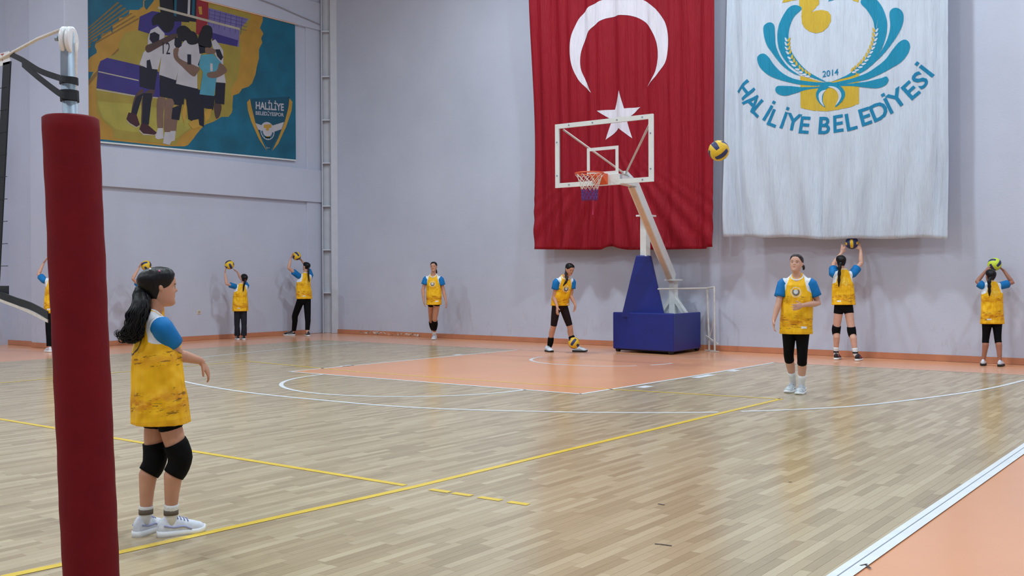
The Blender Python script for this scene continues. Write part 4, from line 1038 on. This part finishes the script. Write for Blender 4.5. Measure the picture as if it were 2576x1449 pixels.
def person(S):
    Ht = S['H']; k = Ht/1.65; fr_root = flr(*S['root']); D0 = depth(fr_root)
    ppm = FPX/D0
    root = empty('person', (fr_root[0], fr_root[1], 0)); tag(root, S['label'], 'person', S.get('group'))
    th = math.radians(S['face']); F = RGT*math.sin(th)-AWAY*math.cos(th); Rv = -RGT*math.cos(th)-AWAY*math.sin(th)
    J = lambda q: at(q[0], q[1], D0+(q[2] if len(q) > 2 else 0))
    Sc, Hc = J(S['sh']), J(S['hip']); shw = S.get('shw', .165)*k
    js = S['jersey']; ratio = js.get('ratio', .72); rr_, fr2 = abs(Rv@RGT), abs(F@RGT); info = []
    for py, pl, pr in js['rows']:
        t_ = (py-js['rows'][0][0])/(S['sh'][1]-js['rows'][0][0]); dd_ = depth(Hc)+(depth(Sc)-depth(Hc))*t_; c = at((pl+pr)/2, py, dd_); half = (pr-pl)/2*dd_/FPX
        a_ = half/math.sqrt(rr_**2+(ratio*fr2)**2); info.append((c, a_, a_*ratio))
    bw = min(1, .90*min(i_[1] for i_ in info)/(.166*k)); bd = min(1, .86*min(i_[2] for i_ in info)/(.112*k))
    hw = .080*k*bw
    tilt = S.get('tilt', 0); Rs = unit(Rv+UP*tilt)
    sh = {'R': Sc+Rs*shw, 'L': Sc-Rs*shw}; hp = {'R': Hc+Rv*hw, 'L': Hc-Rv*hw}
    skin = SKIN[S.get('skin', 0)]; vox = S.get('vox', .0065)
    # ---- body
    mb = MB(); axis = Sc-Hc
    for_r = []
    for t_, a_, b_ in ((-.20, .09, .08), (-.10, .155, .105), (.05, .165, .11), (.25, .142, .097), (.45, .128, .088), (.7, .145, .095), (.88, .145, .082), (1.0, .115, .062), (1.07, .062, .052)):
        c = Hc+axis*t_; a_ *= k*bw; b_ *= k*bd
        for_r.append([c+Rv*a_*math.cos(q)+F*b_*math.sin(q) for q in np.linspace(0, 2*math.pi, 25)[:-1]])
    mb.rings(for_r)
    # head
    hd = S['head']; Hc_ = J(hd); Hh = S.get('hh', .132*Ht)
    ta = math.radians(hd[3]); fh = RGT*math.sin(ta)-AWAY*math.cos(ta); pit = math.radians(hd[4]); rl = math.radians(hd[5] if len(hd) > 5 else 0)
    rh = -RGT*math.cos(ta)-AWAY*math.sin(ta); fh2 = fh*math.cos(pit)+UP*math.sin(pit); uh = UP*math.cos(pit)-fh*math.sin(pit)
    rh, uh = rh*math.cos(rl)+uh*math.sin(rl), uh*math.cos(rl)-rh*math.sin(rl)
    fr = lambda x, y, z: Hc_+(rh*x+fh2*y+uh*z)*Hh
    head_mesh(fr, mb)
    mb.tube([Sc-axis*.03, Sc+axis*.035+F*.004, Sc+axis*.09, fr(0, -.10, -.30), fr(0, -.08, -.05)], [.080*k, .066*k, .052*k, .047*k, .05*k], 16)
    # arms
    arms = {}
    for sd in 'RL':
        A = S['arm'+sd]; E_, W_, Tp = J(A[0]), J(A[1]), J(A[2]); sh[sd] = sh[sd]-UP*.030*k*max(0, -unit(E_-sh[sd])[2]); arms[sd] = (sh[sd], E_, W_); Sd = sh[sd]
        P = [Sd-(Rs if sd == 'R' else -Rs)*.04*k, Sd, Sd+(E_-Sd)*.35, Sd+(E_-Sd)*.75, E_, E_+(W_-E_)*.22, E_+(W_-E_)*.6, W_, W_+unit(Tp-W_)*.02*k]
        mb.tube(P, [r*k*S.get('aw', 1) for r in (.026, .028, .035, .037, .036, .038, .031, .0235, .022)], 14)
        opt = A[3] if len(A) > 3 else {}
        th_s = opt.get('thumb'); pn = opt.get('palm')
        inward = -Rv if sd == 'R' else Rv
        hand(mb, W_, Tp-W_, pn if pn is not None else inward, k*S.get('hk', 1), th_s if th_s is not None else F, opt.get('curl', .35), opt.get('spread', .1))
    # legs
    legs = {}
    for sd in 'RL':
        G = S['leg'+sd]; hl = flr(*G['heel']); to = flr(*G['toe']); dv_ = unit((to-hl)*[1, 1, 0]); ln = G.get('len', .162*Ht)
        ctr = hl+dv_*ln*.24; lift = G.get('lift', 0)
        an = at(*G['ankle'], depth(ctr)) if 'ankle' in G else ctr+UP*.085*k
        kn = at(G['knee'][0], G['knee'][1], (depth(hp[sd])+depth(an))/2+(G['knee'][2] if len(G['knee']) > 2 else 0))
        bk_ = -F*.012*k
        P = [hp[sd]+UP*.02*k, hp[sd]+(kn-hp[sd])*.30, hp[sd]+(kn-hp[sd])*.65, hp[sd]+(kn-hp[sd])*.88, kn, kn+(an-kn)*.14, kn+(an-kn)*.32+bk_*1.5, kn+(an-kn)*.62+bk_, an]
        U = [0, .3, .65, .88, 1, 1.14, 1.32, 1.62, 2]; lw = S.get('lw', 1)
        RD = [r*k*lw for r in (.088*bw, .080*min(1, bw*1.05), .063, .055, .053, .050, .053, .042, .032)]
        legs[sd] = (P, U, RD, dv_)
        sole_c = np.array([ctr[0], ctr[1], .05*k+lift])
        mb.tube(P+[an*.35+sole_c*.65], RD+[.034*k], 18)
        mb.tube([hl+dv_*ln*.12+UP*(.045*k+lift), ctr+UP*(.05*k+lift), hl+dv_*ln*.6+UP*(.04*k+lift), hl+dv_*ln*.85+UP*(.035*k+lift)], [.022*k, .03*k, .03*k, .02*k], 10)
        G['_s'] = (hl, dv_, ln, lift)
    me = remesh(mb, vox, 3)
    V = coords(me); q = (V-Hc_)/Hh; hc = np.stack([q@rh, q@fh2, q@uh], 1); hc[np.abs(hc).max(1) > .75] = 9
    a_ = me.attributes.new('hc', 'FLOAT_VECTOR', 'POINT'); a_.data.foreach_set('vector', hc.ravel())
    me.materials.append(skin); link('body', me, root)
    if S.get('eyes', True):
        for s_ in (-1, 1):
            c = np.array(fr(s_*.135, .270, .002)); r = .052*Hh; e = MB()
            e.sphere(c, r, 12, 8, 0); e.sphere(c+fh2*r*.52+rh*s_*0, r*.60, 10, 6, 1)
            e.build('eye', [M_EYEW, M_IRIS], root, True)
    # ---- hair
    hs = S['hair']; hm = hs.get('mat', HAIRB); h = MB(); hair_cap(fr, h, hs.get('front', .31), hs.get('thk', .055), hs.get('back', .0), hs.get('nape', -.38), hs.get('side', .04))
    tie = None
    if 'tail' in hs:
        P = [np.array(fr(*hs.get('rootp', (0, -.40, .10))))]+[J(q_) for q_ in hs['tail']]; Q = spline(P, 6); n_ = len(Q)
        rr = [float(np.interp(i/(n_-1), [0, .06, .2, .5, .85, 1], [.55, .6, 1, 1, .75, .12]))*hs['tr'] for i in range(n_)]
        if hs.get('braid'): rr = [r*(1+.18*math.sin(i*1.9)) for i, r in enumerate(rr)]
        h.tube(Q, rr, 12); tie = (Q, rr)
        if hs.get('wavy'):
            rg_ = random.Random(5)
            LK = [(rg_.random()*6.28, rg_.uniform(1.7, 2.6), rg_.random()*6.28, rg_.uniform(.82, 1.12), rg_.choice((-1, -1, 1)), rg_.uniform(.010, .020)) for _ in range(20)]
            for s_ in range(hs['wavy']):
                la0, fq, phs, ext, sg, rc = LK[s_ % 20]; a0 = la0+rg_.gauss(0, .22); rad = hs['tr']*rg_.uniform(.55, 1.08); ext *= rg_.uniform(.92, 1.04); phs += rg_.gauss(0, .25); PP = []
                for i in range(30):
                    t_ = i/29*ext; f_ = min(.999, t_)*(n_-1); i0 = int(f_); c = Q[i0]+(Q[min(i0+1, n_-1)]-Q[i0])*(f_-i0)
                    if t_ > 1: c = c+(Q[-1]-Q[-4])*(t_-1)*3
                    g_ = float(np.interp(t_, [0, .12, .4, .8, 1.2], [.35, .85, 1.05, 1.0, .85])); wv = math.sin(fq*t_*6.28+phs)*min(1, t_*2.2)
                    PP.append(c+RGT*math.cos(a0)*rad*g_+AWAY*math.sin(a0)*rad*g_+(RGT*.9+AWAY*.3)*wv*.010)
                e0 = PP[-1]
                for j in range(1, 9): PP.append(e0+RGT*sg*rc*(1-math.cos(j*.55))-UP*rc*math.sin(j*.55))
                h.tube(PP, [float(np.interp(i/len(PP), [0, .1, .8, 1], [.0018, .0030, .0022, .0007])) for i in range(len(PP))], 5)
    ho = h.build('hair', hm, root, True)
    if tie: MB().tube([tie[0][2], tie[0][4]], [tie[1][2]*1.12]*2, 12).build('hair_tie', hs.get('tie', M_BLACK), ho, True)
    for p_, m_ in hs.get('clips', []):
        MB().sphere(J(p_), .006, 8, 6).build('hair_clip', m_, ho, True)
    # ---- jersey
    jb = MB()
    hem = info[0]
    def ring(c, a_, b_, n=40, tl=0): return [c+Rv*a_*math.cos(q_)+F*b_*math.sin(q_)-UP*tl*math.sin(q_) for q_ in np.linspace(0, 2*math.pi, n+1)[:-1]]
    upax = unit(axis)
    RJ = [ring(hem[0]+upax*.07*k, hem[1]-.016, hem[2]-.016), ring(hem[0]+upax*.004, hem[1]-.013, hem[2]-.013), ring(hem[0], hem[1]-.006, hem[2]-.006)]
    for c, a_, b_ in info: RJ.append(ring(c, a_, b_))
    la_ = info[-1]
    RJ.append(ring(Sc-upax*.055*k, min(la_[1], shw*1.02), max(la_[2]*.92, .085*k))); RJ.append(ring(Sc+upax*.005*k, shw*.93, .074*k, tl=.012*k)); RJ.append(ring(Sc+upax*.042*k, shw*.62, .068*k, tl=.030*k)); RJ.append(ring(Sc+upax*.064*k, .070*k, .062*k, tl=.040*k))
    jb.rings(RJ)
    for sd in 'RL':
        Sd, E_, W_ = arms[sd]; inn = (Sc-Sd)
        jb.tube([Sd+inn*.5-UP*.015*k, Sd+inn*.12, Sd+(E_-Sd)*.10, Sd+(E_-Sd)*.22], [.058*k, .0600*k, .0580*k, .050*k], 18)
    me = remesh(jb, max(vox, .006), 4)
    V = coords(me); hemc = hem[0]; Lh = np.linalg.norm(Sc-hemc); q = V-Sc
    lat = q@Rv; fro = q@F; upc = q@upax
    hh = ((V-hemc)@upax)/Lh
    for i in range(len(V)):
        ang = math.atan2(fro[i], lat[i]); e = noise.noise(Vector((math.cos(ang)*2.6, math.sin(ang)*2.6, hh[i]*1.3+S['H']*7)))*.5+noise.noise(Vector((math.cos(ang)*6, math.sin(ang)*6, hh[i]*3.5+S['H']*3)))*.45
        V[i] += (Rv*math.cos(ang)+F*math.sin(ang))*e*js.get('fold', .018)*k*min(1, max(0, 1.05-hh[i])*3)
    me.vertices.foreach_set('co', V.ravel())
    tcv = np.stack([lat/k, fro/k, upc/k], 1); a_ = me.attributes.new('tc', 'FLOAT_VECTOR', 'POINT'); a_.data.foreach_set('vector', tcv.astype(np.float32).ravel())
    a_ = me.attributes.new('th', 'FLOAT', 'POINT'); a_.data.foreach_set('value', hh.astype(np.float32)); me.materials.append(M_JERSEYR if S.get('ring') else M_JERSEY); me.update()
    jo = link('jersey', me, root)
    for sd in 'RL':
        Sd, E_, W_ = arms[sd]; fx = S.get('slv', .62); inn = Sc-Sd
        P = [Sd+inn*.15, Sd+inn*.13, Sd+(E_-Sd)*.06, Sd+(E_-Sd)*.28, Sd+(E_-Sd)*fx*.8, Sd+(E_-Sd)*fx, Sd+(E_-Sd)*(fx-.005), Sd+(E_-Sd)*(fx-.2)]
        o = MB().tube(P, [r*k*S.get('aw', 1) for r in (.052, .0650, .0665, .068, .069, .070, .062, .050)], 22).build('sleeve', M_SLEEVE, jo, True)
    nk = Sc+upax*.062*k; MB().tube([nk+(Rv*math.cos(q_)*.070+F*math.sin(q_)*(.070 if math.sin(q_) > 0 else .062))*k-UP*(.056 if math.sin(q_) > 0 else .02)*math.sin(q_)*k for q_ in np.linspace(0, 2*math.pi, 25)], .009*k, 8).build('collar', M_COLLAR, jo, True)
    # ---- legwear from leg curves
    def legseg(sd, u0, u1, off, n=8, taper=None):
        P, U, RD, _ = legs[sd]; us = np.linspace(u0, u1, n); Q = [np.array([np.interp(u_, U, [p[i] for p in P]) for i in range(3)]) for u_ in us]; R = [np.interp(u_, U, RD)+off for u_ in us]; return Q, R
    def u_at(sd, py):
        P, U, RD, _ = legs[sd]; yy = [pix(p)[1] for p in P]; return float(np.interp(py, yy, U))
    lg = S['legwear']
    wb = MB(); o_ = lg.get('off', .005)
    wb.rings([ring(Hc+axis*t_, a_*k*bw+o_, b_*k*bd+o_) for t_, a_, b_ in ((-.21, .10, .085), (-.10, .157, .107), (.05, .166, .112), (.18, .150, .10))])
    for sd in 'RL':
        if lg['kind'] == 'trousers':
            P, U, RD, _ = legs[sd]; Q, R = legseg(sd, .02, 1.93, 0, 14); e = lg.get('flare', .02); wb.tube(Q, [max(r_+.006, np.interp(i, [0, 4, 8, 13], [.09, .078, .066, .058+e])*k) for i, r_ in enumerate(R)], 18)
        else:
            u1 = u_at(sd, lg['end'+sd] if 'end'+sd in lg else lg['end']); Q, R = legseg(sd, .02, u1, o_, 12); wb.tube(Q, R, 18)
    me = remesh(wb, max(.0055, vox), 2); me.materials.append(lg.get('mat', M_BLACK)); link(lg['name'], me, root)
    for sd, y0, y1 in S.get('pads', []):
        Q, R = legseg(sd, u_at(sd, y0), u_at(sd, y1), .010, 9); fd = F*.012*k
        Q = [q_+fd*math.sin(math.pi*i/8)**.7 for i, q_ in enumerate(Q)]; R = [R[0]*.97]+[r_+.006*k*math.sin(math.pi*(i+1)/8) for i, r_ in enumerate(R[1:-1])]+[R[-1]*.97]
        MB().tube(Q, R, 22).build('knee_pad', M_BLACK, root, True)
    for sd in 'RL':
        P, U, RD, dv_ = legs[sd]; hl, dv_, ln, lift = S['leg'+sd]['_s']
        if S.get('sock'):
            u0 = u_at(sd, S['sock'][sd]); Q, R = legseg(sd, u0, 2, .004, 5); end = np.array([*(hl+dv_*ln*.26)[:2], .055*k+lift]); Q.append(end); R.append(.036*k)
            so_ = MB().tube(Q, R, 16).build('sock', S.get('sockm', M_SOCK), root, True)
            if S.get('sockmark'):
                c, r_ = Q[3], R[3]; MB().tube([c-UP*.012, c+UP*.014], [r_+.004]*2, 16).build('sock_motif', S['sockmark'], so_, True)
        mu, ms, ac = S['shoes']; shoe(root, hl, dv_, ln, mu, ms, ac, lift)
    for o in S.get('extra', []): o(root, legs, arms, legseg, k)
    return root

def backed(**a): return a
UPV = UP
people = []
GR = 'players practising against the walls'
# near girl beside the post
person(dict(label='girl with long wavy black ponytail seen from behind beside the red padded post', H=1.42, root=(415, 1350), face=124, ring=1, vox=.0045, skin=0,
    sh=(386, 808, 0), hip=(404, 1002, 0), shw=.168, aw=1.0, lw=1.06, hh=.203,
    head=(404, 724, 0, 119, 2, 0),
    armR=((449, 893, .02), (505, 908, .14), (528, 942, .19), dict(curl=.35, palm=-UP*.8-RGT*.4, thumb=AWAY*-1.0)), armL=((345, 885, .20), (352, 960, .27), (362, 1010, .31)),
    legR=dict(heel=(397, 1352), toe=(505, 1336), ankle=(430, 1296), knee=(449, 1149, .0), len=.250), legL=dict(heel=(340, 1353), toe=(394, 1330), ankle=(367, 1292), knee=(386, 1147, .0), len=.250),
    hair=dict(thk=.075, back=.15, front=.28, nape=-.43, side=-.03, rootp=(0, -.52, .02), tail=((355, 768, -.09), (342, 798, -.11), (335, 828, -.12), (335, 852, -.11)), tr=.046, wavy=300, clips=[((378, 677, -.06), M_PLASTIC), ((401, 682, -.06), mat('pink_clip', (214, 110, 150), .4))]),
    jersey=dict(rows=((1064, 330, 478), (1000, 331, 471), (940, 332, 461), (885, 334, 453), (845, 342, 447)), ratio=.86, fold=.026),
    legwear=dict(kind='shorts', name='shorts', endR=1079, endL=1076), pads=(('R', 1112, 1194), ('L', 1112, 1190)), sock=dict(R=1267, L=1272), sockmark=mat('sock_brown', (100, 88, 76), .9), shoes=(M_SHOEW, M_SOLE, M_LAV), slv=.60))
# woman in the middle right
person(dict(label='woman in yellow jersey and black knee-length leggings looking up at the flying ball', H=1.63, root=(1999, 994), face=-22, vox=.0055, skin=1,
    sh=(2005, 706, 0), hip=(2002, 812, .0), shw=.158,
    head=(2003, 664, -.03, -30, 12, 3), hh=.215,
    armR=((1958, 766, .02), (1947, 803, -.03), (1945, 832, -.06), dict(curl=.35)), armL=((2058, 763, -.04), (2018, 768, -.22), (1995, 775, -.30), dict(curl=.4, palm=AWAY-RGT*.2, thumb=UP)),
    legR=dict(heel=(1998, 984), toe=(1972, 991), ankle=(1996, 966), knee=(1984, 896, -.05)), legL=dict(heel=(2022, 988), toe=(1999, 997), ankle=(2016, 973), knee=(2018, 899, -.05)),
    hair=dict(mat=HAIRD, front=.33, thk=.05, side=.06, nape=-.36, tail=((2021, 670, .11), (2021, 680, .12)), tr=.016),
    jersey=dict(rows=((840, 1964, 2042), (805, 1965, 2042), (770, 1968, 2042), (740, 1971, 2042)), ratio=.72, fold=.014),
    legwear=dict(kind='leggings', name='leggings', endR=908, endL=915), sock=dict(R=935, L=943), shoes=(M_SHOEG, M_SOLE, M_SHOEW), slv=.64))
# girl under the white flag
person(dict(label='girl with long braid and black shorts reaching up at the wall under the white flag', H=1.70, root=(2132, 905), face=178, skin=1, group=GR,
    sh=(2120, 690, 0), hip=(2122, 768, 0), shw=.150, head=(2115, 660, 0, 178, 8), eyes=False,
    armL=((2097, 664, .20), (2117, 636, .26), (2124, 615, .27), dict(palm=AWAY+RGT, thumb=RGT, curl=.15, spread=.3)), armR=((2166, 662, .10), (2165, 629, .18), (2158, 612, .22), dict(palm=AWAY-RGT, thumb=-RGT, curl=.15, spread=.3)),
    legL=dict(heel=(2102, 905), toe=(2119, 899), ankle=(2103, 889), knee=(2104, 829)), legR=dict(heel=(2155, 908), toe=(2172, 902), ankle=(2152, 891), knee=(2143, 833)),
    hair=dict(thk=.05, tail=((2113, 668, -.12), (2111, 695, -.13), (2110, 722, -.12)), tr=.027, braid=True),
    jersey=dict(rows=((767, 2092, 2152), (740, 2094, 2150), (716, 2095, 2147), (703, 2097, 2145)), ratio=.66),
    legwear=dict(kind='shorts', name='shorts', end=789), pads=(('L', 819, 841), ('R', 822, 845)), sock=dict(L=873, R=876), sockmark=M_CHAR, shoes=(M_SHOEK, M_SOLE, M_REDT), slv=.55))
# girl at the right edge
person(dict(label='girl in white shoes and ripped black leggings holding a ball on her head, far right', H=1.46, root=(2494, 920), face=180, skin=2, group=GR,
    sh=(2494, 719, 0), hip=(2496, 798, 0), shw=.158, head=(2491.5, 695, 0, 180, 10), hh=.20, eyes=False,
    armL=((2458, 709, .05), (2479, 682, .13), (2490, 668, .15), dict(palm=RGT+AWAY, thumb=-AWAY, curl=.2)), armR=((2547, 711, .05), (2525, 681, .13), (2513, 671, .15), dict(palm=-RGT+AWAY, thumb=-AWAY, curl=.2)),
    legL=dict(heel=(2473, 920), toe=(2475, 914), ankle=(2474, 905), knee=(2480, 850)), legR=dict(heel=(2514, 922), toe=(2526, 917), ankle=(2515, 906), knee=(2510, 850)),
    hair=dict(thk=.055, tail=((2489, 705, -.11), (2489, 725, -.12), (2489, 745, -.11)), tr=.026, braid=True),
    jersey=dict(rows=((815, 2466, 2526), (790, 2468, 2524), (760, 2470, 2522), (738, 2469, 2522)), ratio=.66),
    legwear=dict(kind='leggings', name='leggings', end=863), shoes=(M_SHOEW, M_RUBBER, M_SOLE), slv=.58))
# girl walking in front of the far wall
person(dict(label='girl in yellow jersey walking towards the camera in front of the bare wall, arms hanging', H=1.72, root=(1088, 857), face=-6, skin=0,
    sh=(1090, 698, 0), hip=(1092, 755, 0), shw=.155, head=(1091, 671.5, -.03, -8, 2), hh=.22,
    armR=((1064, 729, .0), (1066, 756, -.05), (1068, 770, -.07)), armL=((1116, 732, .0), (1122, 758, -.04), (1124, 776, -.06)),
    legL=dict(heel=(1094, 853), toe=(1083, 858), ankle=(1092, 845), knee=(1094, 801, -.10)), legR=dict(heel=(1094, 850), toe=(1092, 853), ankle=(1091, 841), knee=(1085, 803, -.05)),
    hair=dict(front=.33, thk=.04, side=.05, tail=((1097, 680, .10), (1099, 688, .12)), tr=.02),
    jersey=dict(rows=((767, 1072, 1111), (745, 1072, 1111), (725, 1072.5, 1109.5), (710, 1072, 1108)), ratio=.68),
    legwear=dict(kind='shorts', name='shorts', end=767.5), pads=(('L', 806, 828), ('R', 808, 827)), sock=dict(L=833, R=831), shoes=(M_SHOEW, M_SOLE, M_SHOEG), slv=.52))
# girl looking down at a ball
person(dict(label='girl in yellow jersey and dark brown knee tights stooping over a bouncing ball', H=1.70, root=(1405, 887), face=24, skin=0,
    sh=(1420, 704, -.08), hip=(1408, 770, .04), shw=.158, head=(1433, 678, -.14, 32, -24), hh=.215,
    armR=((1394, 747, -.08), (1402, 772, -.18), (1401, 790, -.22)), armL=((1436, 744, .02), (1447, 766, -.06), (1446, 781, -.10)),
    legR=dict(heel=(1373, 884), toe=(1396, 887.5), ankle=(1382, 872), knee=(1393, 818, -.04)), legL=dict(heel=(1440, 885), toe=(1464, 885), ankle=(1443, 872), knee=(1433, 820, .0)),
    hair=dict(front=.32, thk=.045, side=.04, rootp=(.1, -.36, -.15), tail=((1424, 694, -.20), (1426, 705, -.26), (1416, 720, -.26)), tr=.024, braid=True),
    jersey=dict(rows=((769, 1385, 1433), (750, 1387, 1433), (732, 1393, 1437), (718, 1398, 1440)), ratio=.72),
    legwear=dict(kind='leggings', name='knee_tights', mat=M_BROWNB, endR=819, endL=818), pads=(('R', 849, 873), ('L', 846, 866)), shoes=(M_SHOEW, M_RUBBER, M_SHOEG), slv=.48))
# left wall girls
person(dict(label='small girl in grey flared trousers lifting a ball against the left wall', H=1.46, root=(605, 855), face=208, skin=1, group=GR,
    sh=(607, 721, 0), hip=(605, 775, 0), shw=.150, head=(614, 701, 0, 215, 18), hh=.205, eyes=False,
    armL=((570, 714, -.22), (566, 688, -.20), (567, 677, -.18), dict(palm=RGT, thumb=-AWAY, curl=.15)), armR=((605, 699, .14), (597, 684, .10), (588, 677, .06), dict(palm=-RGT, curl=.15)),
    legL=dict(heel=(600, 855), toe=(590, 852.5), ankle=(597, 846), knee=(596, 814)), legR=dict(heel=(615, 855), toe=(607, 853), ankle=(613, 846), knee=(614, 814)),
    hair=dict(thk=.055, tail=((615, 712, -.10), (613, 722, -.11), (612, 734, -.11)), tr=.02, tie=M_TIE),
    jersey=dict(rows=((783, 585, 623.5), (760, 586, 622), (742, 588.5, 620), (732, 590, 621)), ratio=.70),
    legwear=dict(kind='trousers', name='trousers', mat=M_CHAR, flare=.018), shoes=(M_SHOEK, M_SOLE, M_SHOEW), slv=.60))
person(dict(label='girl in tight black trousers pushing a ball up beside the corner column', H=1.74, root=(752, 845), face=220, skin=1, group=GR,
    sh=(767, 695, 0), hip=(765, 752, 0), shw=.152, head=(770, 671, -.02, 240, 14), hh=.215, eyes=False,
    armL=((726, 674, -.28), (731, 652, -.22), (735, 640, -.18), dict(palm=RGT, thumb=-AWAY, curl=.15)), armR=((770, 668, .16), (760, 657, .10), (754, 649, .05), dict(palm=-RGT, curl=.15)),
    legL=dict(heel=(742, 844), toe=(724, 844), ankle=(739, 834), knee=(742, 794)), legR=dict(heel=(777, 846), toe=(766, 843.5), ankle=(773, 833), knee=(774, 793)),
    hair=dict(thk=.05, tail=((776, 676, -.10), (776, 693, -.12), (778, 711, -.11)), tr=.022),
    jersey=dict(rows=((752, 746.5, 785), (735, 746.5, 783), (718, 747, 780.5), (707, 747.5, 780)), ratio=.72),
    legwear=dict(kind='trousers', name='trousers', flare=-.008), shoes=(M_SHOEK, M_SOLE, M_SHOEG), slv=.55))
person(dict(label='girl mostly hidden behind the near girl, raised arm holding a ball at the left wall', H=1.48, root=(388, 870), face=225, skin=1, group=GR,
    sh=(375, 727, 0), hip=(388, 792, 0), shw=.148, head=(384, 706, 0, 225, 14), hh=.205, eyes=False,
    armL=((334, 701, -.32), (349, 675, -.26), (355, 662, -.22), dict(palm=RGT, thumb=-AWAY, curl=.15)), armR=((397, 702, .10), (390, 684, .05), (382, 675, .0), dict(palm=-RGT, curl=.15)),
    legL=dict(heel=(382, 871), toe=(370, 868), ankle=(380, 861), knee=(380, 824)), legR=dict(heel=(402, 870), toe=(392, 867), ankle=(400, 860), knee=(400, 822)),
    hair=dict(thk=.05, tail=((388, 722, -.10), (388, 740, -.11)), tr=.02),
    jersey=dict(rows=((800, 366, 410), (770, 367, 409), (750, 368, 405), (738, 364, 402)), ratio=.70),
    legwear=dict(kind='trousers', name='trousers', flare=.0), shoes=(M_SHOEK, M_SOLE, M_SHOEW), slv=.6))
person(dict(label='girl almost hidden behind the red post pad, only elbow, sleeve edge and shoe showing', H=1.55, root=(128, 884), face=214, skin=1, group=GR,
    sh=(132, 706, 0), hip=(133, 780, 0), shw=.150, head=(138, 683, 0, 215, 14), hh=.205, eyes=False,
    armL=((97, 690, .06), (109, 663, .15), (118, 650, .17), dict(palm=RGT, thumb=-AWAY, curl=.15)), armR=((152, 690, .25), (148, 668, .22), (140, 655, .2), dict(palm=-RGT, curl=.15)),
    legL=dict(heel=(128, 886), toe=(112, 884), ankle=(124, 874), knee=(124, 832)), legR=dict(heel=(148, 884), toe=(138, 881), ankle=(146, 872), knee=(146, 830)),
    hair=dict(thk=.05, tail=((140, 700, -.10), (140, 722, -.11)), tr=.02),
    jersey=dict(rows=((788, 113, 154), (760, 114, 153), (735, 116, 151), (722, 117, 150)), ratio=.70),
    legwear=dict(kind='trousers', name='trousers', flare=-.005), shoes=(M_SHOEW, M_SOLE, M_SHOEG), slv=.6))

# ---------------------------------------------------------------- volleyballs
def ball_mesh(c, rad, cols, seed):
    """18 panels: six faces of three strips each, cube projected to a sphere"""
    rg_ = random.Random(seed); q = Matrix.Rotation(rg_.random()*6, 3, 'Z') @ Matrix.Rotation(rg_.random()*6, 3, 'X') @ Matrix.Rotation(rg_.random()*6, 3, 'Y')
    A = np.array(q); root = empty('volleyball', c)
    for f in range(6):
        ax = f//2; sg = 1 if f % 2 else -1
        for s_ in range(3):
            V = []; n = 5; m = 13; F = []
            for i in range(n+1):
                for j in range(m+1):
                    a_ = -1+2*(s_+i/n)/3; b_ = -1+2*j/m; p = np.zeros(3); p[ax] = sg; p[(ax+1) % 3] = math.tan(a_*math.pi/4); p[(ax+2) % 3] = math.tan(b_*math.pi/4)
                    p /= np.linalg.norm(p); edge = min(i, n-i) == 0 or min(j, m-j) == 0
                    V.append(np.asarray(c)+A@p*rad*(.984 if edge else 1))
            for i in range(n):
                for j in range(m): a0 = i*(m+1)+j; F.append((a0, a0+1, a0+m+2, a0+m+1))
            MB().add(V, F).build('panel', cols[(s_ == 1)*1+(f % 3 == 2)*0], root, True)
    MB().sphere(c, rad*.982, 16, 10).build('bladder', M_RUBBER, root, True)
    return root
M_BY = mat('ball_yellow', (226, 184, 40), .5); M_BB = mat('ball_navy', (40, 48, 96), .5); M_BL = mat('ball_lime', (206, 224, 60), .5); M_BWH = mat('ball_white', (226, 228, 226), .5)
BG = 'volleyballs in play'
def ball(px, py, d, cols, seed, label, rad=.105): tag(ball_mesh(at(px, py, d), rad, cols, seed), label, 'ball', BG)
ball(1808, 379, 10.4, (M_BY, M_BB), 4, 'yellow and navy volleyball flying between the red and the white flag')
ball(2502, 665, depth(flr(2494, 920))+.16, (M_BL, M_BB), 11, 'lime and navy volleyball held on the head of the girl at far right', .100)
ball(2143, 611, depth(flr(2132, 905))+.25, (M_BB, M_BY), 6, 'volleyball coloured dark as in shadow, above the raised hands under the white flag')  # mostly navy panels stand in for the shadow on this ball
ball(577, 666, depth(flr(605, 855))-.12, (M_BY, M_BB), 7, 'volleyball above the small girl in grey flared trousers')
ball(746, 644, depth(flr(752, 845))-.08, (M_BY, M_BB), 8, 'volleyball held up beside the corner column')
ball(368, 668, depth(flr(388, 870))-.12, (M_BY, M_BB), 9, 'volleyball just above the near girl, held by the girl hidden behind her')
ball(1444, 863, depth(flr(1405, 887))-.15, (M_BY, M_BB), 10, 'volleyball bouncing at the feet of the stooping girl')
